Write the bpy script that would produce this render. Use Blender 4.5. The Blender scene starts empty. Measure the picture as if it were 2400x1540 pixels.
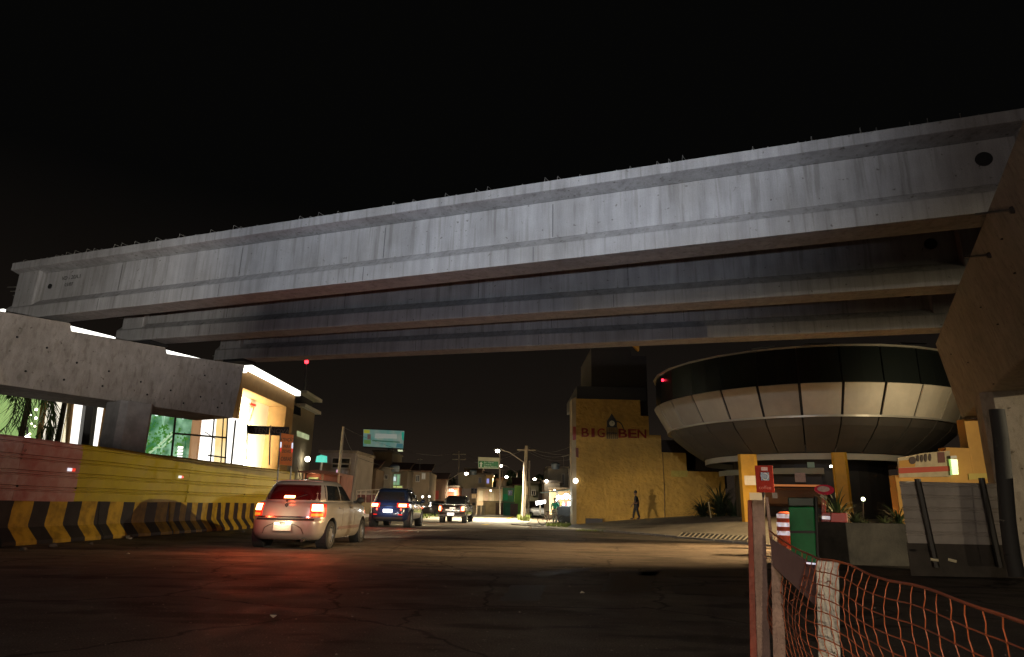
import bpy, bmesh, math, random
from mathutils import Vector, Matrix
R=random.Random(7)
sc=bpy.context.scene
COL=sc.collection
# ---------------------------------------------------------------- camera
F=1496.; CX,CY=1200.,770.; TH=math.radians(15.43); RO=math.radians(1.3); H=1.05
def ray(px,py):
    x=px-CX; y=-(py-CY); c,s=math.cos(RO),math.sin(RO)
    xr=c*x-s*y; yr=s*x+c*y
    return Vector((xr,F*math.cos(TH)-yr*math.sin(TH),F*math.sin(TH)+yr*math.cos(TH))).normalized()
EYE=Vector((0,0,H))
def atY(px,py,Y):
    d=ray(px,py); return EYE+d*(Y/d.y)
def atd(px,py,r):
    d=ray(px,py); return EYE+d*(r/math.hypot(d.x,d.y))
def atz(px,py,z):
    d=ray(px,py); return EYE+d*((z-H)/d.z)
def azt(px,py):
    d=ray(px,py); return math.atan2(d.x,d.y), d.z/math.hypot(d.x,d.y)
cam=bpy.data.cameras.new('camera'); co=bpy.data.objects.new('camera',cam); COL.objects.link(co)
cam.sensor_width=36; cam.lens=F/2400*36; cam.clip_start=.05; cam.clip_end=2000
fw=Vector((0,math.cos(TH),math.sin(TH))); U0=Vector((0,-math.sin(TH),math.cos(TH))); R0=Vector((1,0,0))
rt=R0*math.cos(RO)+U0*math.sin(RO); up=-R0*math.sin(RO)+U0*math.cos(RO)
mt=Matrix((rt,up,-fw)).transposed().to_4x4(); mt.translation=EYE
co.matrix_world=mt; sc.camera=co
# ---------------------------------------------------------------- night sky
w=bpy.data.worlds.new('World'); sc.world=w; w.use_nodes=True
nt=w.node_tree; nt.nodes.clear()
out=nt.nodes.new('ShaderNodeOutputWorld'); bg=nt.nodes.new('ShaderNodeBackground')
tc=nt.nodes.new('ShaderNodeTexCoord'); sp=nt.nodes.new('ShaderNodeSeparateXYZ'); rp=nt.nodes.new('ShaderNodeValToRGB')
nt.links.new(tc.outputs['Generated'],sp.inputs[0]); nt.links.new(sp.outputs['Z'],rp.inputs[0])
rp.color_ramp.elements[0].position=0.0; rp.color_ramp.elements[0].color=(.0210,.0145,.0098,1)
rp.color_ramp.elements[1].position=.42; rp.color_ramp.elements[1].color=(.0016,.0016,.0015,1)
e=rp.color_ramp.elements.new(.14); e.color=(.0080,.0060,.0046,1)
nt.links.new(rp.outputs[0],bg.inputs[0]); bg.inputs[1].default_value=1.0
nt.links.new(bg.outputs[0],out.inputs[0])
sc.view_settings.view_transform='Standard'; sc.view_settings.look='None'
sc.view_settings.exposure=0; sc.view_settings.gamma=1
try:
    sc.cycles.use_denoising=True; sc.cycles.sample_clamp_indirect=4; sc.cycles.max_bounces=6
    sc.cycles.use_light_tree=True
except Exception: pass
# ---------------------------------------------------------------- helpers
def tag(o,label=None,cat=None,group=None,kind=None):
    if label: o['label']=label
    if cat: o['category']=cat
    if group: o['group']=group
    if kind: o['kind']=kind
    return o
def thing(name,label,cat,loc=(0,0,0),rz=0,group=None):
    o=bpy.data.objects.new(name,None); COL.objects.link(o); o.location=loc; o.rotation_euler=(0,0,rz)
    o.empty_display_size=.3
    return tag(o,label,cat,group)
class MB:
    def __init__(s): s.v=[]; s.f=[]; s.m=[]; s.mi=0
    def add(s,vs,fs):
        b=len(s.v); s.v+= [Vector(p) for p in vs]
        for f in fs: s.f.append([b+i for i in f]); s.m.append(s.mi)
        return s
    def box(s,x0,x1,y0,y1,z0,z1):
        if x0>x1:x0,x1=x1,x0
        if y0>y1:y0,y1=y1,y0
        if z0>z1:z0,z1=z1,z0
        return s.hexa([(x0,y0,z0),(x1,y0,z0),(x1,y1,z0),(x0,y1,z0),(x0,y0,z1),(x1,y0,z1),(x1,y1,z1),(x0,y1,z1)])
    def hexa(s,p):
        return s.add(p,[(3,2,1,0),(4,5,6,7),(0,1,5,4),(1,2,6,5),(2,3,7,6),(3,0,4,7)])
    def tube(s,p0,p1,r0,r1=None,n=8,cap=True):
        if r1 is None:r1=r0
        p0=Vector(p0);p1=Vector(p1);d=p1-p0
        if d.length<1e-6:return s
        d.normalize(); a=Vector((0,0,1)) if abs(d.z)<.9 else Vector((1,0,0))
        u=d.cross(a).normalized(); v=d.cross(u)
        vs=[]
        for p,r in((p0,r0),(p1,r1)):
            for k in range(n):
                t=2*math.pi*k/n; vs.append(p+u*(r*math.cos(t))+v*(r*math.sin(t)))
        fs=[(k,(k+1)%n,n+(k+1)%n,n+k) for k in range(n)]
        if cap: fs+= [tuple(reversed(range(n))),tuple(range(n,2*n))]
        return s.add(vs,fs)
    def path(s,pts,r,n=6):
        for i in range(len(pts)-1):
            ra=r[i] if isinstance(r,(list,tuple)) else r; rb=r[i+1] if isinstance(r,(list,tuple)) else r
            s.tube(pts[i],pts[i+1],ra,rb,n)
        return s
    def prism(s,poly,off):
        n=len(poly); off=Vector(off); a=[Vector(p) for p in poly]
        return s.add(a+[p+off for p in a],[tuple(range(n)),tuple(reversed(range(n,2*n)))]+[(i,n+i,n+(i+1)%n,(i+1)%n) for i in range(n)])
    def grid(s,P,closeu=False):
        nr=len(P);nc=len(P[0]); vs=[p for r in P for p in r]; fs=[]
        for i in range(nr-1):
            for j in range(nc if closeu else nc-1):
                j2=(j+1)%nc; fs.append((i*nc+j,i*nc+j2,(i+1)*nc+j2,(i+1)*nc+j))
        return s.add(vs,fs)
    def sphere(s,c,r,n=10,sz=1):
        c=Vector(c); P=[]
        for i in range(n//2+1):
            a=math.pi*i/(n//2)
            P.append([c+Vector((r*math.sin(a)*math.cos(2*math.pi*k/n),r*math.sin(a)*math.sin(2*math.pi*k/n),r*sz*math.cos(a))) for k in range(n)])
        return s.grid(P,True)
    def lathe(s,prof,c,ax=(0,0,1),n=24):
        c=Vector(c);d=Vector(ax).normalized();a=Vector((0,0,1)) if abs(d.z)<.9 else Vector((1,0,0))
        u=d.cross(a).normalized();v=d.cross(u);P=[]
        for r,h in prof: P.append([c+d*h+u*(r*math.cos(2*math.pi*k/n))+v*(r*math.sin(2*math.pi*k/n)) for k in range(n)])
        return s.grid(P,True)
def obj(name,mb,mats,parent=None,local=False,smooth=False,bevel=0,label=None):
    me=bpy.data.meshes.new(name)
    org=Vector((0,0,0))
    if parent is not None and not local:
        q=parent
        while q is not None: org+=q.location; q=q.parent
    elif parent is None and mb.v:
        xs=[p.x for p in mb.v];ys=[p.y for p in mb.v];zs=[p.z for p in mb.v]
        org=Vector(((min(xs)+max(xs))/2,(min(ys)+max(ys))/2,min(zs)))
    me.from_pydata([tuple(p-org) for p in mb.v],[],mb.f)
    if not isinstance(mats,(list,tuple)): mats=[mats]
    for m in mats: me.materials.append(m)
    if len(mats)>1: me.polygons.foreach_set('material_index',mb.m)
    bm=bmesh.new(); bm.from_mesh(me); bmesh.ops.remove_doubles(bm,verts=bm.verts,dist=1e-5); bmesh.ops.recalc_face_normals(bm,faces=bm.faces); bm.to_mesh(me); bm.free()
    if smooth:
        me.polygons.foreach_set('use_smooth',[True]*len(me.polygons))
        try: me.set_sharp_from_angle(angle=math.radians(38))
        except Exception: pass
    o=bpy.data.objects.new(name,me); COL.objects.link(o)
    if parent is not None: o.parent=parent
    else: o.location=org
    if bevel:
        b=o.modifiers.new('bevel','BEVEL'); b.width=bevel; b.segments=2; b.limit_method='ANGLE'; b.angle_limit=math.radians(40)
    if label: o['label']=label
    return o
def text(name,s,size,m,parent,pos,U,up=(0,0,1),ext=.01,align='CENTER',xs=1,local=True,bold=0):
    cu=bpy.data.curves.new(name,'FONT'); cu.body=s; cu.size=size; cu.extrude=ext; cu.offset=bold; cu.align_x=align; cu.align_y='CENTER'
    cu.materials.append(m)
    t=bpy.data.objects.new(name,cu); COL.objects.link(t)
    U=Vector(U).normalized(); V=Vector(up).normalized(); N=U.cross(V)
    M=Matrix((U*xs,V,N)).transposed().to_4x4()
    org=Vector((0,0,0)); q=parent
    while q is not None: org+=q.location; q=q.parent
    M.translation=Vector(pos)-org
    dg=bpy.context.evaluated_depsgraph_get(); dg.update()
    me=bpy.data.meshes.new_from_object(t.evaluated_get(dg)); bpy.data.objects.remove(t)
    me.transform(M)
    o=bpy.data.objects.new(name,me); COL.objects.link(o); o.parent=parent
    return o
MATS={}
def mat(name,col,rough=.7,metal=0,spec=.5,n=0,ns=3.,bump=0,bs=60.,bd=.02,col2=None,coat=0,streak=0):
    if name in MATS: return MATS[name]
    m=bpy.data.materials.new(name); m.use_nodes=True; t=m.node_tree; b=t.nodes['Principled BSDF']
    b.inputs['Base Color'].default_value=(*col,1); b.inputs['Roughness'].default_value=rough; b.inputs['Metallic'].default_value=metal
    b.inputs['Specular IOR Level'].default_value=spec
    if coat: b.inputs['Coat Weight'].default_value=coat; b.inputs['Coat Roughness'].default_value=.06
    tc=t.nodes.new('ShaderNodeTexCoord')
    if n or col2:
        c2=col2 or tuple(c*(1-n) for c in col)
        no=t.nodes.new('ShaderNodeTexNoise'); no.inputs['Scale'].default_value=ns; no.inputs['Detail'].default_value=8; no.inputs['Roughness'].default_value=.65
        rr=t.nodes.new('ShaderNodeValToRGB'); rr.color_ramp.elements[0].position=.36; rr.color_ramp.elements[1].position=.66
        rr.color_ramp.elements[0].color=(*c2,1); rr.color_ramp.elements[1].color=(*col,1)
        src=tc.outputs['Object']
        if streak:
            mp=t.nodes.new('ShaderNodeMapping'); mp.inputs['Scale'].default_value=(1,1,streak); t.links.new(src,mp.inputs[0]); src=mp.outputs[0]
        t.links.new(src,no.inputs['Vector']); t.links.new(no.outputs['Fac'],rr.inputs[0]); t.links.new(rr.outputs[0],b.inputs['Base Color'])
    if bump:
        n2=t.nodes.new('ShaderNodeTexNoise'); n2.inputs['Scale'].default_value=bs; n2.inputs['Detail'].default_value=6
        t.links.new(tc.outputs['Object'],n2.inputs['Vector'])
        bp=t.nodes.new('ShaderNodeBump'); bp.inputs['Strength'].default_value=bump; bp.inputs['Distance'].default_value=bd
        t.links.new(n2.outputs['Fac'],bp.inputs['Height']); t.links.new(bp.outputs[0],b.inputs['Normal'])
    MATS[name]=m; return m
def emi(name,col,st,base=(.5,.5,.5),noise=0,ns=2.,col2=(0,0,0)):
    if name in MATS: return MATS[name]
    m=bpy.data.materials.new(name); m.use_nodes=True; t=m.node_tree; b=t.nodes['Principled BSDF']
    b.inputs['Base Color'].default_value=(*base,1); b.inputs['Emission Color'].default_value=(*col,1); b.inputs['Emission Strength'].default_value=st
    b.inputs['Roughness'].default_value=.3
    if noise:
        tc=t.nodes.new('ShaderNodeTexCoord'); no=t.nodes.new('ShaderNodeTexNoise'); no.inputs['Scale'].default_value=ns; no.inputs['Detail'].default_value=5
        rr=t.nodes.new('ShaderNodeValToRGB'); rr.color_ramp.elements[0].position=.38; rr.color_ramp.elements[1].position=.62
        rr.color_ramp.elements[0].color=(*col2,1); rr.color_ramp.elements[1].color=(*col,1)
        t.links.new(tc.outputs['Object'],no.inputs['Vector']); t.links.new(no.outputs['Fac'],rr.inputs[0]); t.links.new(rr.outputs[0],b.inputs['Emission Color'])
    MATS[name]=m; return m
def light(name,kind,loc,col,pw,parent=None,aim=None,size=.2,spot=60,blend=.5):
    l=bpy.data.lights.new(name,kind); l.color=col; l.energy=pw
    if kind=='AREA': l.size=size
    else: l.shadow_soft_size=size
    if kind=='SPOT': l.spot_size=math.radians(spot); l.spot_blend=blend
    o=bpy.data.objects.new(name,l); COL.objects.link(o); loc=Vector(loc)
    if aim is not None: o.rotation_euler=(Vector(aim)-loc).to_track_quat('-Z','Y').to_euler()
    org=Vector((0,0,0)); q=parent
    while q is not None: org+=q.location; q=q.parent
    o.location=loc-org
    if parent is not None: o.parent=parent
    return o
class Fr:
    """vertical facade frame: origin O, direction U along the wall, N towards the street"""
    def __init__(s,O,az): # az: heading of U, radians clockwise from +Y
        s.O=Vector((O[0],O[1],0)); s.U=Vector((math.sin(az),math.cos(az),0)); s.N=Vector((s.U.y,-s.U.x,0))
        if s.N.dot(-s.O)<0: s.N=-s.N
    def pt(s,u,n,z): return s.O+s.U*u+s.N*n+Vector((0,0,z))
    def pix(s,px,py,n=0):
        d=ray(px,py); k=(s.O+s.N*n-EYE).dot(s.N)/d.dot(s.N); p=EYE+d*k; q=p-s.O
        return q.dot(s.U),p.z
    def box(s,mb,u0,u1,n0,n1,z0,z1):
        return mb.hexa([s.pt(u0,n0,z0),s.pt(u1,n0,z0),s.pt(u1,n1,z0),s.pt(u0,n1,z0),s.pt(u0,n0,z1),s.pt(u1,n0,z1),s.pt(u1,n1,z1),s.pt(u0,n1,z1)])
    def quad(s,mb,pxs,n0,n1): # prism from pixel corners on plane n=n1 back to n0
        P=[]
        for p in pxs:
            u,z=s.pix(p[0],p[1],n1); P.append(s.pt(u,n1,z))
        return mb.prism(P,s.N*(n0-n1))
    def pbox(s,mb,px0,px1,py0,py1,n0,n1):
        xm=(px0+px1)/2; ym=(py0+py1)/2
        u0,_=s.pix(px0,ym); u1,_=s.pix(px1,ym); _,z1=s.pix(xm,py0); _,z0=s.pix(xm,py1)
        s.box(mb,u0,u1,n0,n1,z0,z1); return u0,u1,z0,z1
def sst(a,b,x):
    t=max(0,min(1,(x-a)/(b-a))); return t*t*(3-2*t)
K1=Vector((3.2,34.,0)); K2=Vector((8.0,20.,0)); KD=(K2-K1).normalized(); KN=Vector((-KD.y,KD.x,0))
def base(y):
    return -.20*sst(25,45,y)
def gz(x,y):
    d=(Vector((x,y,0))-K1).dot(KN)
    m=sst(.1,6,d)*max(0,min(.9,.12+.085*(x-3.5)))*sst(22,30,y)*(1-sst(46,60,y))
    return base(y)+m
# ---------------------------------------------------------------- palette
def concrete(nm,col,sc_=1.,streak=.12,con=.5,bump=.35,red=0):
    m=bpy.data.materials.new(nm); m.use_nodes=True; t=m.node_tree; b=t.nodes['Principled BSDF']; L=t.links; tc=t.nodes.new('ShaderNodeTexCoord')
    def nz(s,mp,d=8,r=.65):
        n=t.nodes.new('ShaderNodeTexNoise'); n.inputs['Scale'].default_value=s; n.inputs['Detail'].default_value=d; n.inputs['Roughness'].default_value=r
        q=t.nodes.new('ShaderNodeMapping'); q.inputs['Scale'].default_value=mp; L.new(tc.outputs['Object'],q.inputs[0]); L.new(q.outputs[0],n.inputs['Vector']); return n.outputs['Fac']
    def rmp(f,a,b_,c0,c1):
        r=t.nodes.new('ShaderNodeValToRGB'); r.color_ramp.elements[0].position=a; r.color_ramp.elements[1].position=b_; r.color_ramp.elements[0].color=(*c0,1); r.color_ramp.elements[1].color=(*c1,1); L.new(f,r.inputs[0]); return r.outputs[0]
    def mul(a,c):
        x=t.nodes.new('ShaderNodeMix'); x.data_type='RGBA'; x.blend_type='MULTIPLY'; x.inputs['Factor'].default_value=1; L.new(a,x.inputs['A']); L.new(c,x.inputs['B']); return x.outputs['Result']
    k=1-con*.6
    c=rmp(nz(.7*sc_,(1,1,1)),.32,.68,tuple(v*k*.95 for v in (col[0]*1.0,col[1]*.98,col[2]*.94)),col)
    c=mul(c,rmp(nz(2.4*sc_,(1.6,1.6,streak)),.36,.62,(k,k,k),(1.06,1.06,1.06)))
    c=mul(c,rmp(nz(7*sc_,(1.5,1.5,streak*.7),4,.5),.34,.46,(.78,.77,.75),(1,1,1)))
    c=mul(c,rmp(nz(9*sc_,(1,1,1),3,.5),.27,.33,(.45,.43,.40),(1,1,1)))
    c=mul(c,rmp(nz(60,(1,1,1),3,.5),.3,.7,(.86,.86,.86),(1.08,1.08,1.08)))
    L.new(c,b.inputs['Base Color']); b.inputs['Roughness'].default_value=.88; b.inputs['Specular IOR Level'].default_value=.3
    bp=t.nodes.new('ShaderNodeBump'); bp.inputs['Strength'].default_value=bump; bp.inputs['Distance'].default_value=.012; ad=t.nodes.new('ShaderNodeMath'); ad.operation='ADD'; L.new(nz(35,(1,1,1)),ad.inputs[0]); L.new(nz(1.5,(1,1,1),4),ad.inputs[1]); L.new(ad.outputs[0],bp.inputs['Height']); L.new(bp.outputs[0],b.inputs['Normal'])
    return m
M_conc=concrete('girder_concrete',(.38,.38,.385),1.,.12,.36)
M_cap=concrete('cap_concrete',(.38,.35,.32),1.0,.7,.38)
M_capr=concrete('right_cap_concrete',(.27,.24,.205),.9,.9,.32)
M_steel=mat('rebar_steel',(.20,.19,.17),.6,.6)
M_black=mat('black_rubber',(.012,.012,.012),.8)
M_dark=mat('dark_paint',(.02,.018,.016),.6)
M_glassd=mat('dark_glass',(.012,.014,.016),.08,spec=.8)
M_chrome=mat('chrome',(.6,.6,.6),.2,1)
M_white=mat('white_paint',(.75,.74,.70),.6,n=.25,ns=5)
# asphalt with worn dark patches, cracks and pale grit
def asphalt():
    m=bpy.data.materials.new('worn_asphalt'); m.use_nodes=True; t=m.node_tree; b=t.nodes['Principled BSDF']; L=t.links
    tc=t.nodes.new('ShaderNodeTexCoord')
    def noise(s,d=6,r=.6,map_=None):
        n=t.nodes.new('ShaderNodeTexNoise'); n.inputs['Scale'].default_value=s; n.inputs['Detail'].default_value=d; n.inputs['Roughness'].default_value=r
        src=tc.outputs['Object']
        if map_:
            mp=t.nodes.new('ShaderNodeMapping'); mp.inputs['Scale'].default_value=map_; L.new(src,mp.inputs[0]); src=mp.outputs[0]
        L.new(src,n.inputs['Vector']); return n.outputs['Fac']
    def ramp(f,a,b_,c0,c1):
        r=t.nodes.new('ShaderNodeValToRGB'); r.color_ramp.elements[0].position=a; r.color_ramp.elements[1].position=b_
        r.color_ramp.elements[0].color=(*c0,1); r.color_ramp.elements[1].color=(*c1,1); L.new(f,r.inputs[0]); return r.outputs[0]
    def mul(a,c):
        x=t.nodes.new('ShaderNodeMix'); x.data_type='RGBA'; x.blend_type='MULTIPLY'; x.inputs['Factor'].default_value=1
        L.new(a,x.inputs['A']); L.new(c,x.inputs['B']); return x.outputs['Result']
    c=ramp(noise(.35,7,.7,(.6,1.6,1)),.35,.68,(.075,.064,.054),(.150,.128,.102))
    c=mul(c,ramp(noise(.9,4,.5,(.5,1.5,1)),.40,.46,(.5,.5,.5),(1,1,1)))
    c=mul(c,ramp(noise(70,4,.7),.34,.66,(.42,.42,.42),(1.5,1.5,1.5)))
    vo=t.nodes.new('ShaderNodeTexVoronoi'); vo.feature='DISTANCE_TO_EDGE'; vo.inputs['Scale'].default_value=.55
    wv=t.nodes.new('ShaderNodeTexNoise'); wv.inputs['Scale'].default_value=2.5; wv.inputs['Detail'].default_value=5; L.new(tc.outputs['Object'],wv.inputs['Vector'])
    vm=t.nodes.new('ShaderNodeMix'); vm.data_type='RGBA'; vm.inputs['Factor'].default_value=.3; L.new(tc.outputs['Object'],vm.inputs['A']); L.new(wv.outputs['Color'],vm.inputs['B']); L.new(vm.outputs['Result'],vo.inputs['Vector'])
    c=mul(c,ramp(vo.outputs['Distance'],.004,.012,(.35,.35,.35),(1,1,1)))
    x=t.nodes.new('ShaderNodeMix'); x.data_type='RGBA'; L.new(c,x.inputs['A']); x.inputs['B'].default_value=(.42,.39,.34,1)
    L.new(ramp(noise(38,2,.5),.70,.74,(0,0,0),(.8,.8,.8)),x.inputs['Factor'])
    L.new(x.outputs['Result'],b.inputs['Base Color'])
    b.inputs['Specular IOR Level'].default_value=.16
    L.new(ramp(noise(1.5,5,.6),.3,.7,(.55,.55,.55),(.92,.92,.92)),b.inputs['Roughness'])
    bp=t.nodes.new('ShaderNodeBump'); bp.inputs['Strength'].default_value=.55; bp.inputs['Distance'].default_value=.015
    a=t.nodes.new('ShaderNodeMath'); a.operation='ADD'; L.new(noise(70,4,.7),a.inputs[0]); L.new(noise(2.2,5,.6),a.inputs[1])
    L.new(a.outputs[0],bp.inputs['Height']); L.new(bp.outputs[0],b.inputs['Normal'])
    return m
M_asph=asphalt()
M_dirt=mat('sandy_dirt',(.20,.155,.10),.95,n=.5,ns=.9,bump=.5,bs=20)
M_pave=mat('pavement_concrete',(.27,.235,.18),.9,n=.4,ns=1.2,bump=.3,bs=30)
# ---------------------------------------------------------------- ground, road
def sheet(name,xs,ys,dz,m,clip=None):
    mb=MB(); idx={}
    for j,y in enumerate(ys):
        for i,x in enumerate(xs):
            idx[i,j]=len(mb.v); mb.v.append(Vector((x,y,gz(x,y)+dz)))
    for j in range(len(ys)-1):
        for i in range(len(xs)-1):
            if clip and not clip((xs[i]+xs[i+1])/2,(ys[j]+ys[j+1])/2): continue
            mb.f.append([idx[i,j],idx[i+1,j],idx[i+1,j+1],idx[i,j+1]]); mb.m.append(0)
    o=obj(name,mb,m,smooth=True); tag(o,kind='structure'); return o
def fl(a,b,s):
    n=int(round((b-a)/s)); return [a+(b-a)*k/n for k in range(n+1)]
xs=[-900,-400,-150,-60]+fl(-30,30,1.0)+[60,150,400,900]; ys=[-120,-40]+fl(-20,60,1.0)+fl(64,120,4)+[160,300,700,1500]
sheet('ground',xs,ys,-.03,M_dirt)
def strip(name,L,Rr,m,dz,step=1.):
    """sheet between two polylines of equal length"""
    mb=MB(); P=[]
    for k in range(len(L)-1):
        n=max(1,int((Vector(L[k+1])-Vector(L[k])).length/step))
        for q in range(n+(k==len(L)-2)):
            t=q/n; a=Vector(L[k]).lerp(Vector(L[k+1]),t); b=Vector(Rr[k]).lerp(Vector(Rr[k+1]),t); row=[]
            for i in range(13):
                p=a.lerp(b,i/12); row.append(Vector((p.x,p.y,gz(p.x,p.y)+dz)))
            P.append(row)
    mb.grid(P); o=obj(name,mb,m,smooth=True); tag(o,kind='structure'); return o
kend=K1-KD*9
strip('road',[(-16,-25),(-14.5,10),(-11,18),(-9.5,31.)],
      [(16,-25),(11.5,10),(8.3,19.2),(4.1,31.)],M_asph,.004)
M_far=mat('lit_road_tone',(.30,.26,.19),.75,n=.35,ns=.35,bump=.3,bs=30)  # paler than the near road; lamp light is put into the colour
strip('far_road',[(-9.5,31.),(-8.2,44),(-9.2,60),(-4.5,95),(0,125),(3,170)],
      [(4.1,31.),(1.2,44),(2.2,60),(2.8,95),(6,125),(10,170)],M_far,.004)
mb=MB()
for k in range(28):
    a=K2-KD*(k*1.0)+KN*.0-KD*-4; b=a-KD*.96; 
    P=[]
    for p in (a,b): P+=[p,p+KN*.14]
    za=gz(a.x,a.y)
    mb.hexa([(P[0].x,P[0].y,za-.1),(P[1].x,P[1].y,za-.1),(P[3].x,P[3].y,za-.1),(P[2].x,P[2].y,za-.1),(P[0].x,P[0].y,za+.07),(P[1].x,P[1].y,za+.07),(P[3].x,P[3].y,za+.07),(P[2].x,P[2].y,za+.07)])
tag(obj('kerb',mb,mat('kerb_stone',(.33,.31,.27),.85,n=.3,ns=4),bevel=.015),kind='structure')
# pavement in front of the ochre wall
mb=MB(); P=[]
for j in range(26):
    y=17+j; k=(y-K1.y)/KD.y; x0=K1.x+KD.x*k+.15; row=[]
    for i in range(13):
        x=x0+(20-x0)*i/12; row.append(Vector((x,y,gz(x,y)+.012)))
    P.append(row)
mb.grid(P); tag(obj('pavement',mb,M_pave,smooth=True),kind='structure')
# yellow lane dashes far along the road
mb=MB()
for (a,b) in (((1340,1207),(1412,1207)),):
    pass
def dash(p0,p1,wd,name='lane_marking',m=None):
    p0=Vector(p0);p1=Vector(p1); d=(p1-p0).normalized(); n=Vector((-d.y,d.x,0))*wd/2
    m_=MB(); vs=[]
    for p in (p0-n,p1-n,p1+n,p0+n): vs.append((p.x,p.y,gz(p.x,p.y)+.012))
    m_.add(vs,[(0,1,2,3)]); tag(obj(name,m_,m or mat('yellow_road_paint',(.65,.45,.04),.6)),kind='structure')
dash(atz(1175,1222,-.2).to_tuple()[:2]+(0,),atz(1205,1210,-.2).to_tuple()[:2]+(0,),.25)
dash(atz(1132,1232,-.2).to_tuple()[:2]+(0,),atz(1145,1229,-.2).to_tuple()[:2]+(0,),.3)
# ================================================================ viaduct
GD=Vector((.939,-.345,0)).normalized(); GNv=Vector((GD.y,-GD.x,0)) # GNv towards camera
if GNv.y>0: GNv=-GNv
G0=Vector((-13.4,17.45,0)); ZB=5.90; GH=1.75
def girder(off,u0,u1,label,mark=True,loops=True,fan=0):
    O=G0-GNv*off; th=thing('concrete_girder',label,'bridge girder',(O+Vector((0,0,ZB))).to_tuple(),math.atan2(GD.y,GD.x)+fan,'precast girders spanning the road')
    # local: x along girder, y away from camera, z up; near face of flange at y=0
    def lo(name,prof,ua=u0,ub=u1,m=M_conc,bev=.012,lab=None):
        mb=MB(); mb.prism([(ua,y,z) for y,z in prof],(ub-ua,0,0)); return obj(name,mb,m,th,local=True,bevel=bev,label=lab)
    lo('bottom_flange',[(0,0),(.66,0),(.66,.36),(.435,.60),(.225,.60),(0,.36)])
    lo('web',[(.235,.60),(.425,.60),(.425,1.45),(.235,1.45)])
    lo('top_flange',[(-.12,1.53),(.225,1.45),(.435,1.45),(.78,1.53),(.78,1.75),(-.12,1.75)])
    # thickened end blocks
    for a,b in ((u0+.12,u0+1.0),(u1-.5,u1+.25)):
        mb=MB(); mb.hexa([(a,.05,.362),(b,.05,.362),(b,.61,.362),(a,.61,.362),(a,.05,1.50),(b,.05,1.50),(b,.61,1.50),(a,.61,1.50)])
        obj('end_block',mb,M_conc,th,local=True,bevel=.04)
    mb=MB(); mb.lathe([(.001,0),(.13,0),(.13,.02)],(u1-1.0,.232,1.08),(0,-1,0),20); obj('duct_hole',mb,M_black,th,local=True)
    mb=MB(); mb.lathe([(.001,0),(.075,0),(.075,.02)],(u0+1.35,.218,1.0),(0,-1,0),16); obj('duct_hole',mb,M_black,th,local=True)
    # strand stubs on the end face
    mb=MB()
    for k in range(7): mb.tube((u0-.16,.1+.075*k,.18+.04*(k%2)),(u0+.02,.1+.075*k,.18+.04*(k%2)),.012,n=6)
    obj('strand_stubs',mb,M_steel,th,local=True); mb=MB()
    for k in range(3): mb.tube((u0-.5,.2+.1*k,1.15-.1*k),(u0+.15,.2+.1*k,1.1-.1*k),.014,n=6)
    obj('bent_bars',mb,M_steel,th,local=True)
    if loops:
        n=96
        for k in range(n):
            x=u0+.25+(u1-u0-.5)*k/(n-1)+R.uniform(-.03,.03); h=R.choice((.12,.15,.18,.08,.04,.02)); s=R.uniform(-.03,.06)
            mb=MB(); mb.path([(x,.0+s,1.74),(x+.01,.02+s,1.75+h),(x+.11,.35,1.75+h*.7),(x+.13,.5,1.74)],.008,4)
            obj('rebar_loop',mb,M_steel,th,local=True)
    # form joints: thin darker lines on the web
    mb=MB()
    for x in (4.1,8.3,12.5,16.6): mb.box(u0+x,u0+x+.018,.2325,.236,.62,1.38); mb.box(u0+x-.35,u0+x-.335,-.002,.002,.02,.34)
    obj('form_joint',mb,mat('joint_grime',(.10,.10,.10),.9),th,local=True)
    if mark:
        t=text('painted_mark','VD - 20A.1',.17,mat('black_marking',(.02,.018,.015),.9),None,(0,0,0),(1,0,0),ext=.001); t.parent=th; t.location=(u0+2.15,.232,1.2)
        t=text('painted_mark','03/07',.15,MATS['black_marking'],None,(0,0,0),(1,0,0),ext=.001); t.parent=th; t.location=(u0+2.1,.232,.99)
    return th
girder(0,-1.55,23.8,'nearest long precast concrete girder, brightly lit, with steel loops along its top edge')
girder(2.82,-.55,23.9,'middle concrete girder in half shade behind the brightly lit one',mark=False,loops=False,fan=.047)
girder(5.86,.55,24.2,'farthest concrete girder, lowest in view, above the distant street',mark=False,loops=False,fan=.077)
def P3(px,py,z): 
    p=atz(px,py,z); return p
# left pier
CD=Vector((.50,.866,0)); CNl=Vector((CD.y,-CD.x,0)) # to the road/camera side
zt=ZB-.10; zb=3.75
eT=atz(575,855,zt); eB=atz(545,980,zb)
lp=thing('viaduct_pier','grey hammerhead pier behind the yellow hoarding, girders resting on its cap','bridge pier',(eB.x-CD.x*4.2-.3,eB.y-CD.y*4.2,0))
def capmesh(eT,eB,zt,zb,CD,N,length,th,side=1,haunch=0):
    mb=MB(); back=-N*side*th
    a=eT; b=Vector((eB.x,eB.y,zb)); a2=a-CD*length; b2=b-CD*length
    # keep face planar-ish
    P=[b,a,a2,b2]; mb.add(P+[p+back for p in P],[(0,1,2,3),(7,6,5,4),(0,4,5,1),(1,5,6,2),(2,6,7,3),(3,7,4,0)]); return mb
nrmL=Vector((CNl.x,CNl.y,0)); bL=Vector((eB.x,eB.y,zb))
def onL(px,py,off=.0):
    d=ray(px,py); k=(bL-EYE).dot(nrmL)/d.dot(nrmL); return EYE+d*(k-off)
CP=[bL]+[onL(x,y) for x,y in ((574,855),(392,829),(388,814),(168,776),(165,757),(-5,728),(-70,717))]
q_=onL(-70,717); CP.append(Vector((q_.x,q_.y,zb)))
mb=MB(); mb.prism(CP,-CNl*2.0); obj('cap',mb,M_cap,lp,bevel=.02)
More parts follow.
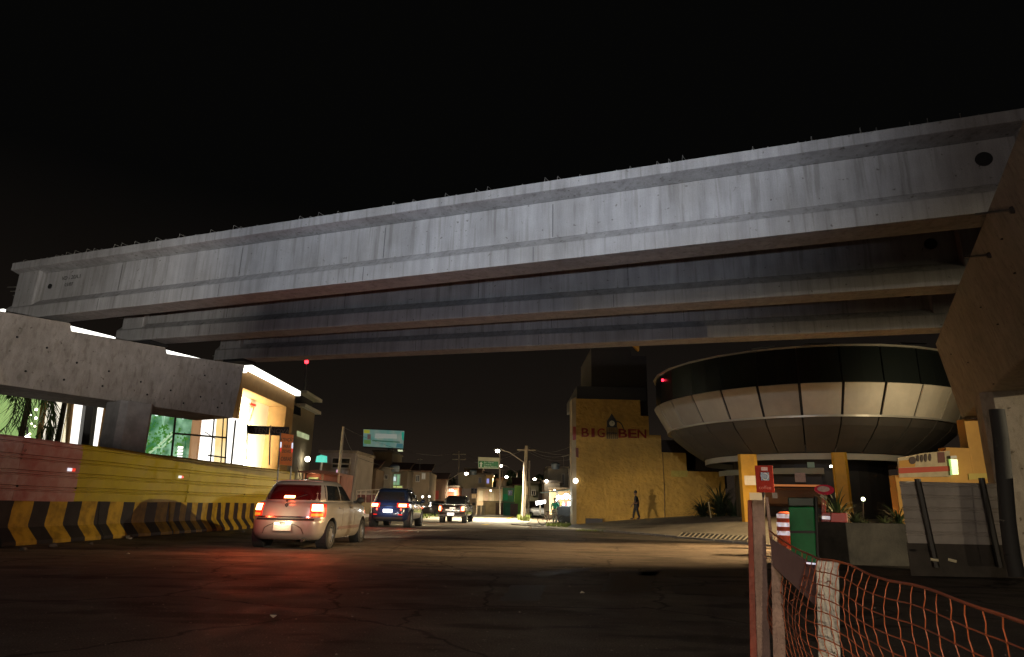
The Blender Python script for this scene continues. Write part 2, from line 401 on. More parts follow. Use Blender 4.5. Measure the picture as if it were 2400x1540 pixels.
for off,u in ((0,-.6),(2.95,.4),(5.95,1.4)):
    c=G0-GNv*off+GD*u; mb=MB(); 
    d1=GD*.45; d2=-GNv*.33; cc=c-GNv*.33+Vector((0,0,zt))
    mb.hexa([cc-d1-d2,cc+d1-d2,cc+d1+d2,cc-d1+d2]+[q+Vector((0,0,.1)) for q in (cc-d1-d2,cc+d1-d2,cc+d1+d2,cc-d1+d2)]); obj('bearing_pad',mb,M_black,lp)
c=lp.location; mb=MB()
colc=atd(296,1000,22.6); colc.z=0
for px,py in ((40,790),(110,815),(180,850),(255,870),(330,895),(400,915),(470,930),(520,945),(60,870),(150,890),(240,905),(345,925),(430,945),(510,955),(480,880),(530,900)):
    mb2=MB(); mb2.sphere(onL(px,py),.032,8,1); obj('tie_hole',mb2,M_black,lp)
# rectangular column with chamfers
def column(mb,c,hw,hd,ax,z0,z1):
    ay=Vector((ax.y,-ax.x,0)); P=[]
    for sx,sy in ((1,.7),(.7,1),(-.7,1),(-1,.7),(-1,-.7),(-.7,-1),(.7,-1),(1,-.7)): P.append(c+ax*hw*sx+ay*hd*sy+Vector((0,0,z0)))
    return mb.prism(P,(0,0,z1-z0))
column(mb,colc,.50,.52,CD,-.1,zb+.02); obj('column',mb,mat('column_concrete',(.34,.33,.32),.9,n=.35,ns=2,bump=.3,bs=25),lp,bevel=.01)
# right pier
zt2=ZB-.12; zb2=3.75
rT=atz(2192,805,zt2); rB=atz(2255,982,zb2); N2=Vector((-.878,.479,0)); CD2=Vector((.479,.878,0))
rp_=thing('viaduct_pier','dark brown hammerhead pier at the right edge, close to the camera','bridge pier',(rB.x-.479*4,rB.y-.878*4,0))
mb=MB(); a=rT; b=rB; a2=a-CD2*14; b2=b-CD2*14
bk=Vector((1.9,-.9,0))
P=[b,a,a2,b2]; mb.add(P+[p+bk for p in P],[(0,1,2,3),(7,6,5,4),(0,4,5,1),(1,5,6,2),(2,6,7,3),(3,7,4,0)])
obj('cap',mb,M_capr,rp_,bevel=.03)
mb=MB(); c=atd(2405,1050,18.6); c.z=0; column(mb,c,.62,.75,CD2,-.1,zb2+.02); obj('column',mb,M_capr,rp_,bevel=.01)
nrm=(a-b).cross(a2-b).normalized()
def onp(px,py,off=.05):
    d=ray(px,py); k=(b-EYE).dot(nrm)/d.dot(nrm); return EYE+d*(k-off)
for px,py,px2,py2 in ((2288,502,2374,492),(2262,603,2320,598)):
    mb2=MB(); mb2.tube(onp(px,py,.25),onp(px2,py2,.02),.022,n=6); mb2.sphere(onp(px2,py2,.02),.06,8); obj('tie_rod',mb2,M_dark,rp_)
for px,py in ((2300,720),(2270,850),(2340,760),(2230,830),(2330,900),(2380,640),(2350,560)):
    mb2=MB(); mb2.sphere(onp(px,py,.0),.035,8,.4); obj('tie_hole',mb2,M_black,rp_)
# ================================================================ barrier and hoarding on the left
FA=atz(0,1283,0); FB=atz(604,1238,0); FD=(FB-FA); FLEN=FD.length; FD.normalize(); FNv=Vector((FD.y,-FD.x,0))
if FNv.x<0: FNv=-FNv
def stripes(per=.62,duty=.47,ph=50.):
    m=bpy.data.materials.new('barrier_stripes'); m.use_nodes=True; t=m.node_tree; b=t.nodes['Principled BSDF']; L=t.links
    tc=t.nodes.new('ShaderNodeTexCoord'); sp=t.nodes.new('ShaderNodeSeparateXYZ'); L.new(tc.outputs['Object'],sp.inputs[0])
    def ma(op,a,b_=None,v=None):
        n=t.nodes.new('ShaderNodeMath'); n.operation=op; L.new(a,n.inputs[0])
        if b_ is not None: L.new(b_,n.inputs[1])
        if v is not None: n.inputs[1].default_value=v
        return n.outputs[0]
    no=t.nodes.new('ShaderNodeTexNoise'); no.inputs['Scale'].default_value=2.5; L.new(tc.outputs['Object'],no.inputs['Vector'])
    z=ma('ABSOLUTE',ma('SUBTRACT',sp.outputs['Z'],v=.42)); u=ma('ADD',sp.outputs['X'],ma('MULTIPLY',z,v=-.22)); u=ma('ADD',u,ma('MULTIPLY',no.outputs['Fac'],v=.06))
    f=ma('GREATER_THAN',ma('FRACT',ma('MULTIPLY',ma('ADD',u,v=ph),v=1/per)),v=duty)
    x=t.nodes.new('ShaderNodeMix'); x.data_type='RGBA'; L.new(f,x.inputs['Factor']); x.inputs['A'].default_value=(.016,.015,.015,1); x.inputs['B'].default_value=(.42,.26,.02,1)
    n2=t.nodes.new('ShaderNodeTexNoise'); n2.inputs['Scale'].default_value=5; n2.inputs['Detail'].default_value=8; L.new(tc.outputs['Object'],n2.inputs['Vector'])
    rr=t.nodes.new('ShaderNodeValToRGB'); rr.color_ramp.elements[0].position=.35; rr.color_ramp.elements[0].color=(.55,.55,.55,1); rr.color_ramp.elements[1].position=.6; L.new(n2.outputs['Fac'],rr.inputs[0])
    y=t.nodes.new('ShaderNodeMix'); y.data_type='RGBA'; y.blend_type='MULTIPLY'; y.inputs['Factor'].default_value=1; L.new(x.outputs['Result'],y.inputs['A']); L.new(rr.outputs[0],y.inputs['B'])
    L.new(y.outputs['Result'],b.inputs['Base Color']); b.inputs['Roughness'].default_value=.65
    return m
M_str=stripes(); M_strw=stripes(1.0,.46,50.15)
frz=math.atan2(FD.y,FD.x)
# local axes: x along FD, y to the left (away from road)
prof=[(0,0),(0,.09),(.20,.36),(.27,.93),(.43,.93),(.50,.36),(.70,.09),(.70,0)]
SEG=3.0; nb=6
uj=Fr((FA.x,FA.y),math.atan2(FD.x,FD.y)).pix(400,1200,-.2)[0]; off0=uj-2*SEG; SEG_=SEG
where=['with wide stripes, at the left picture edge','with wide stripes, under the first yellow sheet','with narrow stripes, third in the row, dark with shadow','with narrow stripes, just left of the silver car','at the far end of the row, behind the silver car','past']; nb=5
for k in range(nb):
    u=off0+k*SEG; p=FA+FD*u+Vector((0,0,0))
    b=thing('jersey_barrier','striped concrete barrier '+where[k],'traffic barrier',p.to_tuple(),frz,'striped barriers under the hoarding')
    mb=MB(); mb.prism([(0.01,y,z) for y,z in prof],(SEG-.03,0,0)); o=obj('concrete_block',mb,M_strw if k<2 else M_str,b,local=True,bevel=.02)
# hoarding of ribbed sheets
ft=thing('sheet_hoarding','long ribbed metal hoarding, red sheets then yellow, above the striped barriers','hoarding',(FA+FD*0).to_tuple(),frz)
sheets=[(-6,-3.4,'w'),(-3.4,-1.3,'w'),(-1.3,.75,'r0'),(.75,3.05,'r'),(3.05,5.35,'y'),(5.35,7.9,'y'),(7.9,10.3,'y2'),(10.3,12.9,'y3')]
uE,_=Fr((FA.x,FA.y),math.atan2(FD.x,FD.y)).pix(690,1095); 
def sheetmat(nm,c,c2): return mat(nm,c,.5,.15,n=.3,ns=2.2,bump=.1,bs=8,col2=c2)
SM={'r0':sheetmat('worn_white_red_sheet',(.50,.42,.40),(.34,.15,.14)),'r':sheetmat('red_sheet',(.42,.27,.25),(.33,.11,.10)),'w':sheetmat('grey_sheet',(.40,.36,.34),(.3,.2,.18)),
    'y':sheetmat('yellow_sheet_a',(.40,.32,.012),(.32,.25,.012)),'y2':sheetmat('yellow_sheet_b',(.44,.36,.02),(.36,.29,.02)),'y3':sheetmat('yellow_sheet_c',(.48,.40,.03),(.40,.32,.03))}
lerp_=lambda a,b,t:a+(b-a)*t
def fu(px,py):
    q=Fr((FA.x,FA.y),math.atan2(FD.x,FD.y)).pix(px,py,-.2); return q[0]
js=[-6,-3.2,fu(42,1040) if 0 else fu(45,1090),fu(190,1095),fu(430,1110),fu(570,1120),fu(690,1130)]
js=[-5,fu(0,1090)-.6,fu(50,1090),fu(188,1095),fu(448,1110),fu(580,1120),fu(692,1130)]
keys=['w','r0','r','y','y2','y3']
for k in range(6):
    a,b=js[k],js[k+1]; mb=MB(); P=[]
    zs=[]; z=.90
    # ribs: flat 0.26, valley 0.03
    pr=[]; zz=.90; top=2.22
    while zz<top-.05:
        pr+= [(zz,.0),(zz+.20,.0),(zz+.212,.05),(zz+.235,.05),(zz+.247,.0),(zz+.275,.0),(zz+.287,.05),(zz+.31,.05)]; zz+=.325
    pr=[q for q in pr if q[0]<top]+[(top,0)]
    off=.24+.012*(k%2)
    nq=14
    for q in range(nq+1):
        x=lerp_(a,b+.04,q/nq); P.append([Vector((x,off+d+.012*math.sin(x*2.3+z*3.1+k)+.006*math.sin(x*5.7-z*7)+R.uniform(-.002,.002),z+.006*math.sin(x*1.7+k))) for z,d in pr])
    mb.grid(P); o=obj('sheet_panel',mb,SM[keys[k]],ft,local=True)
    if k==1: o['label']='scuffed pale and red ribbed sheet'
    if k==2: o['label']='red ribbed sheet'
    so=o.modifiers.new('solid','SOLIDIFY'); so.thickness=.004
    mb=MB(); mb.box(a+.05,a+.11,off+.06,off+.12,.93,2.18); obj('post',mb,M_dark,ft,local=True)
    mb=MB()
    for z in (1.2,1.95):
        mb.lathe([(.001,-.01),(.028,-.008),(.03,0)],(a+.06,off-.002,z),(0,-1,0),10)
    obj('bolt',mb,M_black,ft,local=True)
for px,py in ((168,1101),(425,1118)):
    u=fu(px,py); z=azt(px,py); fr=Fr((FA.x,FA.y),math.atan2(FD.x,FD.y)); uu,zz=fr.pix(px,py,-.2)
    mb=MB(); mb.box(uu-.11,uu+.02,.205,.225,zz-.035,zz+.035); o=obj('reflector',mb,[emi('glow_reflector_white',(.8,.85,1),.9,(.8,.8,.8))],ft,local=True)  # reflector emits; the light it would return is put in as glow
    mb=MB(); mb.box(uu+.022,uu+.13,.205,.225,zz-.035,zz+.035); o=obj('reflector',mb,[emi('glow_reflector_red',(1,.06,.03),.7,(.6,.03,.02))],ft,local=True)  # red half glows too, in place of returned light
# ================================================================ lamps behind the camera, then added hidden helpers for the light
lt=thing('flood_light_mast','construction flood light on a mast behind the camera','flood light',(-2.4,-1.6,0))
mb=MB(); mb.tube((-2.4,-1.6,-.05),(-2.4,-1.6,.6),.04); obj('mast',mb,M_steel,lt)
mb=MB(); mb.box(-2.7,-2.0,-1.75,-1.58,.6,.85); obj('lamp_head',mb,M_dark,lt)
light('flood_beam','SPOT',(-1.6,-1.45,.8),(.80,.86,1.0),2600,lt,aim=(-1.0,11.5,9.0),size=.10,spot=66,blend=.95)
lm=thing('tall_flood_light','tall flood light mast behind the camera','flood light',(-2.5,-5.2,0)); mb=MB(); mb.tube((-2.5,-5.2,-.05),(-2.5,-5.2,6.0),.05); obj('mast',mb,M_steel,lm); mb=MB(); mb.box(-2.7,-2.3,-5.35,-5.15,6.0,6.3); obj('lamp_head',mb,M_dark,lm)
light('flood_beam','SPOT',(-2.5,-5.0,6.12),(.88,.92,1.0),8000,lm,aim=(-1.1,12,8.0),size=.08,spot=62,blend=.95)
light('flood_beam','SPOT',(-2.2,-1.45,.8),(1.0,.93,.84),7000,lt,aim=(-12,16.5,6.9),size=.10,spot=28,blend=.9)
st=thing('street_lamp','street lamp beyond the right edge that throws the car shadow on the barrier','street lamp',(38,-12,0))
mb=MB(); mb.tube((38,-12,-.05),(38,-12,6.0),.09,.06); mb.path([(38,-12,5.9),(37.4,-11.6,6.2),(36.6,-11,6.25)],.035); obj('pole',mb,M_steel,st)
mb=MB(); mb.box(36.3,36.9,-11.2,-10.8,6.22,6.34); q=Vector((36.4,-11,6.1)); dv=(Vector((-4,19,6.1))-q).normalized(); sv_=Vector((-dv.y,dv.x,0)); a_=q+dv*.8
mb.hexa([a_-sv_*.5+Vector((0,0,-.016)),a_+sv_*.5+Vector((0,0,-.016)),a_+sv_*.5+dv*.02+Vector((0,0,-.016)),a_-sv_*.5+dv*.02+Vector((0,0,-.016)),a_-sv_*.5+Vector((0,0,.3)),a_+sv_*.5+Vector((0,0,.3)),a_+sv_*.5+dv*.02+Vector((0,0,.3)),a_-sv_*.5+dv*.02+Vector((0,0,.3))])  # visor plate added to cut the beam off below the girders
obj('lamp_head',mb,M_dark,st)
light('lamp_light','SPOT',q,(1,.82,.52),60000,st,aim=(-5,25.5,1.2),size=.03,spot=31,blend=1)
ul=thing('hidden_fill_lamp','added fill light hidden behind the far end of the right pier cap','added lamp',(15.0,20.7,5.0))  # added lamp, hidden by the cap, brightens road and rim panels
mb=MB(); mb.box(14.85,15.15,20.55,20.85,5.05,5.3); obj('lamp_head',mb,M_dark,ul)
light('lamp_light','SPOT',(15.0,20.7,5.0),(1,.62,.28),42000,ul,aim=(6.4,18.0,0),size=.1,spot=41,blend=.8)
light('lamp_light','SPOT',(15.0,20.8,4.9),(1,.72,.38),7500,ul,aim=(6.8,26.5,0),size=.1,spot=66,blend=.9)
light('near_road_fill','POINT',(-2.5,-5.6,5.4),(1,.84,.76),900,lm,size=.15)  # added point light that lifts the dark near road
light('lamp_light','SPOT',(15.2,20.9,4.8),(1,.80,.50),420,ul,aim=(16,27.5,6.2),size=.1,spot=95,blend=1)
sh=thing('light_blocker','added unseen hoarding right of the camera that blocks lamp light','hoarding',(12.5,3,0)); mb=MB(); mb.box(12.45,12.5,-4,9.4,-.1,2.4); obj('panel',mb,mat('plywood',(.2,.15,.1),.9),sh)  # added unseen panel that keeps lamp light off the near right ground
mb=MB()
for y in (-3,0,3,6): mb.box(12.5,12.6,y-.05,y+.05,-.1,2.4)
obj('post',mb,mat('plywood',(.2,.15,.1),.9),sh)
wk=thing('hidden_wall_fill','added low fill lamp hidden behind the silver hatchback, aimed at the ochre wall','work light',(-5.6,23.6,0)); mb=MB(); mb.box(-5.75,-5.45,23.5,23.7,.35,.6); mb.tube((-5.8,23.5,0),(-5.6,23.6,.4),.02); mb.tube((-5.4,23.5,0),(-5.6,23.6,.4),.02); mb.tube((-5.6,23.8,0),(-5.6,23.6,.4),.02); obj('stand',mb,M_dark,wk)  # added lamp hidden by the hatchback to brighten the ochre wall
light('wall_fill_beam','SPOT',(-5.4,23.75,.5),(1,.84,.56),7000,wk,aim=(8.2,41,-.6),size=.35,spot=27,blend=.9)
# ================================================================ vehicles
def lerp(a,b,t): return a+(b-a)*t
class Slices:
    def __init__(s,sl,n=5.): s.sl=sl; s.n=n
    def at(s,z):
        sl=s.sl
        if z<=sl[0][0]: return sl[0][1:]
        for a,b in zip(sl,sl[1:]):
            if z<=b[0]:
                t=(z-a[0])/(b[0]-a[0]); return tuple(lerp(a[i],b[i],t) for i in (1,2,3))
        return sl[-1][1:]
    def ring(s,z,N=48,zf=None):
        x0,x1,w=s.at(z); xc=(x0+x1)/2;a=(x1-x0)/2;b=w/2; out=[]
        for k in range(N):
            t=2*math.pi*(k+.5)/N; c,q=math.cos(t),math.sin(t)
            x=xc+a*math.copysign(abs(c)**(2/s.n),c); y=b*math.copysign(abs(q)**(2/s.n),q)
            out.append(Vector((x,y,zf(x,z) if zf else z)))
        return out
    def rear(s,z,yf,off=0):
        x0,x1,w=s.at(z); xc=(x0+x1)/2;a=(x1-x0)/2
        return Vector((xc-a*(1-min(.9999,abs(yf))**s.n)**(1/s.n)-off,yf*w/2,z))
    def side(s,z,x,sd,off=0):
        x0,x1,w=s.at(z); xc=(x0+x1)/2;a=(x1-x0)/2; f=min(.9999,abs((x-xc)/a))
        return Vector((x,sd*(w/2*(1-f**s.n)**(1/s.n)+off),z))
    def corner(s,z,th,sd,off=0): # th degrees from the rear axis towards the side
        x0,x1,w=s.at(z); xc=(x0+x1)/2;a=(x1-x0)/2; c=math.cos(math.radians(th)); q=math.sin(math.radians(th))
        x=xc-a*c**(2/s.n); y=w/2*q**(2/s.n); return Vector((x-off*c,sd*(y+off*q),z))
def patch(mb,fn,us,vs,th=.012):
    """fn(u,v,off) -> point; solid patch"""
    A=[[fn(u,v,th) for u in us] for v in vs]; B=[[fn(u,v,-.01) for u in us] for v in vs]
    mb.grid(A); mb.grid([list(reversed(r)) for r in B])
    n=len(us);m=len(vs)
    mb.grid([[A[j][0] for j in range(m)],[B[j][0] for j in range(m)]]); mb.grid([[A[j][-1] for j in range(m)],[B[j][-1] for j in range(m)]])
    mb.grid([A[0],B[0]]); mb.grid([A[-1],B[-1]])
def fr(a,b,n): return [a+(b-a)*k/n for k in range(n+1)]
def wheel(parent,x,y,r,w,sd,style=5,rimc=None):
    wh=bpy.data.objects.new('wheel',None); COL.objects.link(wh); wh.parent=parent; wh.location=(x,y,r)
    mb=MB(); pr=[(r*.62,-w/2),(r*.9,-w/2),(r,-w*.36),(r,w*.36),(r*.9,w/2),(r*.62,w/2),(r*.60,0)]; mb.lathe(pr+[pr[0]],(0,0,0),(0,1,0),32)
    obj('tyre',mb,M_black,wh,local=True,smooth=True)
    mb=MB(); o=sd*(w/2-.03); mb.lathe([(r*.63,o-sd*.1),(r*.63,o+sd*.02),(r*.57,o+sd*.02),(r*.55,o-sd*.03)],(0,0,0),(0,1,0),32)
    for k in range(style):
        t=2*math.pi*k/style; d=Vector((math.cos(t),0,math.sin(t))); q=Vector((-d.z,0,d.x))
        mb.hexa([d*.02*1-q*.045+Vector((0,o-sd*.03,0)),d*.02+q*.045+Vector((0,o-sd*.03,0)),d*.02+q*.045+Vector((0,o+sd*.012,0)),d*.02-q*.045+Vector((0,o+sd*.012,0)),
                 d*r*.58-q*.03+Vector((0,o-sd*.03,0)),d*r*.58+q*.03+Vector((0,o-sd*.03,0)),d*r*.58+q*.03+Vector((0,o+sd*.005,0)),d*r*.58-q*.03+Vector((0,o+sd*.005,0))])
    mb.lathe([(.001,o+sd*.02),(.06,o+sd*.02),(.06,o-sd*.04)],(0,0,0),(0,1,0),16)
    obj('rim',mb,rimc or M_rim,wh,local=True)
    mb=MB(); mb.lathe([(.001,o-sd*.08),(r*.6,o-sd*.08)],(0,0,0),(0,1,0),24); obj('brake_disc',mb,M_dark,wh,local=True)
M_rim=mat('alloy_rim',(.38,.37,.36),.35,.8)
def evalmesh(o):
    dg=bpy.context.evaluated_depsgraph_get(); dg.update(); me=bpy.data.meshes.new_from_object(o.evaluated_get(dg))
    o.modifiers.clear(); o.data=me
def cutarch(body,arches,W):
    mb=MB()
    for (x,r) in arches:
        for sd in (-1,1):
            mb.lathe([(.0005,sd*(W/2-.30)),(r,sd*(W/2-.30)),(r,sd*(W/2+.2)),(.0005,sd*(W/2+.2))],(x,0,r*.88),(0,1,0),28)
    me=bpy.data.meshes.new('cut'); me.from_pydata([tuple(p) for p in mb.v],[],mb.f)
    bm=bmesh.new(); bm.from_mesh(me); bmesh.ops.remove_doubles(bm,verts=bm.verts,dist=1e-3); bmesh.ops.recalc_face_normals(bm,faces=bm.faces); bm.to_mesh(me); bm.free()
    c=bpy.data.objects.new('cut',me); COL.objects.link(c); par=body.parent; body.parent=None
    loc=body.location.copy()
    b=body.modifiers.new('b','BOOLEAN'); b.object=c; b.operation='DIFFERENCE'; b.solver='EXACT'
    evalmesh(body); bpy.data.objects.remove(c); body.parent=par
def stack(S,zs,zf=None,N=48,cap=None):
    mb=MB(); mb.grid([S.ring(z,N,zf) for z in zs],True)
    n=len(mb.v)
    b=S.ring(zs[0],N,zf); cb=sum(b,Vector())/N; mb.v.append(cb); 
    for k in range(N): mb.f.append([n,(k+1)%N,k]); mb.m.append(0)
    # top cap by concentric shrink so the hood keeps its shape
    t=S.ring(zs[-1],N,None); top0=n-N; prev=[top0+k for k in range(N)]
    cx=sum(p.x for p in t)/N
    for q,rise in cap or ((.9,.012),(.6,.02),(.3,.02)):
        cur=[]
        for p in t:
            x=cx+(p.x-cx)*(q if q>.5 else q); y=p.y*q; z=zs[-1]+rise
            cur.append(len(mb.v)); mb.v.append(Vector((x,y,zf(x,z) if zf else z)))
        for k in range(N): mb.f.append([prev[k],prev[(k+1)%N],cur[(k+1)%N],cur[k]]); mb.m.append(0)
        prev=cur
    mb.f.append(prev[:]); mb.m.append(0)
    return mb
M_tail=emi('tail_core',(1,.30,.10),22,(.5,.02,.01)); M_tail2=emi('tail_lens',(1,.03,.012),.75,(.4,.02,.01)); M_amb=emi('amber_lens',(1,.45,.04),.55,(.6,.3,.02))
M_plateL=emi('lit_plate',(1,.95,.85),2.2,(.8,.8,.8)); M_tlow=mat('red_lens',(.35,.015,.01),.2)
# ---------- silver hatchback
def hatch():
    c=thing('hatchback_car','silver beige hatchback braking beside the striped barriers, nearest car on the road','car',(0,0,0))
    pt=mat('silver_beige_paint',(.34,.31,.27),.32,.35,coat=.8,n=.06,ns=9)
    zf=lambda x,z: z if z<.55 or x<2.75 else .55+(z-.55)*(1-.42*min(1,(x-2.75)/1.3)**1.6)
    S=Slices([(.20,.16,3.86,1.52),(.27,.05,3.94,1.66),(.36,.0,3.99,1.715),(.50,-.03,4.02,1.73),(.60,-.03,4.02,1.735),(.66,.03,4.01,1.735),(.80,.06,3.98,1.74),(.93,.09,3.93,1.71),(.99,.13,3.88,1.66),(1.02,.20,3.82,1.58)],5.5)
    b=obj('body',stack(S,[.20,.24,.30,.36,.43,.50,.56,.60,.63,.66,.72,.80,.87,.93,.965,.99,1.01,1.02],zf,64),pt,c,local=True,smooth=True)
    cutarch(b,((.72,.36),(3.28,.36)),1.74)
    try: b.data.set_sharp_from_angle(angle=math.radians(35))
    except Exception: pass
    G=Slices([(.98,.14,3.05,1.60),(1.06,.17,2.90,1.58),(1.20,.28,2.62,1.50),(1.34,.42,2.36,1.40),(1.43,.54,2.18,1.31),(1.475,.64,2.06,1.22),(1.495,.74,1.96,1.10)],3.3)
    obj('cabin',stack(G,[.98,1.02,1.06,1.13,1.20,1.27,1.34,1.39,1.43,1.455,1.475,1.495],None,64,((.8,.012),(.5,.022),(.2,.026))),pt,c,local=True,smooth=True)
    mb=MB(); zz=fr(1.05,1.385,8)
    patch(mb,lambda u,v,o:G.rear(v,u*(.90-.05*(v-1.05)),o),fr(-1,1,16),zz,.006)
    gl=bpy.data.materials.new('red_lit_rear_glass'); gl.use_nodes=True; bb=gl.node_tree.nodes['Principled BSDF']; bb.inputs['Base Color'].default_value=(.05,.004,.004,1); bb.inputs['Roughness'].default_value=.12; bb.inputs['Specular IOR Level'].default_value=.7
    o=obj('rear_window',mb,gl,c,local=True,smooth=True)
    for sd in (-1,1):
        mb=MB()
        for (xa,xb,za,zb_) in ((.62,1.38,1.05,1.385),(1.45,2.30,1.05,1.385)):
            def f(u,v,o,xa=xa,xb=xb,sd=sd):
                t=(v-1.05)/.335; x0=lerp(xa,xa+.14 if xa<1 else xa,t); x1=lerp(xb,xb-.02 if xa<1 else xb-.33,t); return G.side(v,lerp(x0,x1,u),sd,o)
            patch(mb,f,fr(0,1,8),fr(za,zb_,5),.006)
        obj('side_window',mb,M_glassd,c,local=True,smooth=True)
        mb=MB(); patch(mb,lambda u,v,o:S.corner(v,u,sd,o),fr(15,52,9),fr(.69,.975,6),.014); tl=obj('tail_light',mb,M_tail2,c,local=True,smooth=True)
        mb=MB(); patch(mb,lambda u,v,o:S.corner(v,u,sd,o+.008),fr(18,42,6),fr(.82,.96,5),.016); obj('lamp_core',mb,M_tail,tl,local=True,smooth=True)
        mb=MB(); patch(mb,lambda u,v,o:S.corner(v,u,sd,o+.006),fr(18,44,6),fr(.71,.765,3),.016); obj('amber_section',mb,M_amb,tl,local=True,smooth=True)
        light('brake_glow','POINT',(-.7,sd*.70,.90),(1,.08,.025),20,c,size=.06); light('brake_beam','SPOT',(-.08,sd*.70,.88),(1,.09,.02),45,c,aim=(-5,sd*.9,.35),size=.06,spot=110,blend=.8)
        # mirror
        mb=MB(); mb.sphere((2.55,sd*.95,1.07),.105,12,.75); mb.tube((2.5,sd*.78,1.02),(2.55,sd*.9,1.05),.03); obj('wing_mirror',mb,M_dark,c,local=True,smooth=True)
        mb=MB(); 
        for x in (1.18,2.05): mb.box(x-.09,x+.09,sd*.862,sd*.90,.875,.905)
        obj('door_handle',mb,pt,c,local=True,bevel=.008)
        mb=MB()
        for x in (1.42,2.42): 
            patch(mb,lambda u,v,o,x=x:S.side(v,x+u*.008,sd,o),[0,1],fr(.36,.97,8),.002)
        obj('door_seam',mb,M_black,c,local=True)
        mb=MB(); patch(mb,lambda u,v,o:S.side(v,u,sd,o),fr(1.12,2.86,12),[.40,.47],.014); obj('side_moulding',mb,mat('moulding',(.12,.08,.07),.6),c,local=True)
        for x,r in ((.72,.30),(3.28,.30)):
            wheel(c,x,sd*.755,.30,.20,sd,7)
            mb=MB(); mb.lathe([(.352,sd*.84),(.352,sd*.60),(.001,sd*.60)],(x,0,.317),(0,1,0),24); obj('wheel_arch',mb,M_black,c,local=True)
    light('brake_glow','POINT',(-.06,0,1.18),(1,.10,.03),3.0,c,size=.06)
    mb=MB(); patch(mb,lambda u,v,o:G.rear(v,u,o+.012),fr(-.15,.15,6),[1.09,1.115,1.14],.012); obj('brake_light',mb,M_tail,c,local=True)
    mb=MB(); patch(mb,lambda u,v,o:S.rear(v,u,o),fr(-.74,.74,20),[.615,.655],.004); obj('bumper_gap',mb,M_black,c,local=True)
    mb=MB(); patch(mb,lambda u,v,o:S.rear(v,u,o),fr(-.70,.70,20),[.668,.70],.02); obj('handle_trim',mb,M_chrome,c,local=True)
    # plate recess in the bumper with lit plate
    mb=MB(); pts=[]
    for k in range(11):
        t=math.pi*k/10; pts.append((-.06,-(.46-.12*math.sin(t))*math.cos(t),.335+.23*max(0,math.sin(t))**.55))
    mb.path([S.rear(p[2],p[1]/.86,.006) for p in pts],.008,6); obj('recess_line',mb,mat('trim_shadow',(.05,.03,.02),.8),c,local=True)
    mb=MB(); mb.box(-.062,-.045,-.20,.20,.395,.53); pl=obj('number_plate',mb,mat('plate_grey',(.45,.42,.36),.5),c,local=True,bevel=.006)
    mb=MB()
    for y in (-.13,.13): mb.box(-.07,-.03,y-.05,y+.05,.535,.56)
    obj('plate_lamp',mb,emi('plate_lamp',(1,.9,.6),6,(.8,.8,.8)),c,local=True)
    light('plate_light','AREA',(-.22,0,.60),(1,.85,.55),.8,c,aim=(-.02,0,.45),size=.15)
    light('plate_light','AREA',(-.35,.0,.62),(1,.86,.55),3.2,c,aim=(.06,0,.80),size=.12)
    mb=MB(); P=[Vector((.075,y,z)) for y,z in ((0,.985),(.04,.935),(0,.885),(-.04,.935))]; Q=[Vector((.075,y,z)) for y,z in ((0,.96),(.02,.935),(0,.91),(-.02,.935))]
    for k in range(4): mb.prism([P[k],P[(k+1)%4],Q[(k+1)%4],Q[k]],(-.02,0,0))
    obj('badge',mb,M_dark,c,local=True)
    mb=MB(); mb.path([(.62,-.58,1.462),(.56,-.3,1.478),(.54,0,1.482),(.56,.3,1.478),(.62,.58,1.462)],.01,6); obj('roof_edge_trim',mb,mat('roof_trim',(.5,.4,.36),.3,.4),c,local=True)
    mb=MB(); mb.path([(.06,0,1.03),(.16,-.18,1.10),(.24,-.38,1.17)],.008,5); mb.sphere((.06,0,1.03),.025,8); obj('rear_wiper',mb,M_black,c,local=True)
    mb=MB(); mb.tube((.75,0,1.50),(.45,0,1.78),.006,n=5); obj('aerial',mb,M_black,c,local=True)
    for sd in (-1,1):
        mb=MB(); patch(mb,lambda u,v,o:S.rear(v,sd*(.70+u*.006),o),[0,1],fr(.70,.98,6),.002); obj('tailgate_seam',mb,M_black,c,local=True)
    mb=MB(); mb.tube((-.02,-.45,.20),(.3,-.45,.22),.03,n=10); obj('exhaust_pipe',mb,M_dark,c,local=True)
    for sd in (-1,1): light('headlight_beam','SPOT',(4.02,sd*.6,.62),(1,.86,.62),900,c,aim=(20,sd*.8,-.2),size=.08,spot=50,blend=.8)
    return c
def place(c,px,py,z,heading,lx,ly):
    """put the local point (lx,ly) of c on the ground at this picture point; heading = radians clockwise from +Y"""
    g=atz(px,py,z); a=math.pi/2-heading; c.rotation_euler[2]=a
    c.location=(g.x-(lx*math.cos(a)-ly*math.sin(a)),g.y-(lx*math.sin(a)+ly*math.cos(a)),z)
hc=hatch(); place(hc,768,1286,0.0,math.radians(3),.72,-.80)
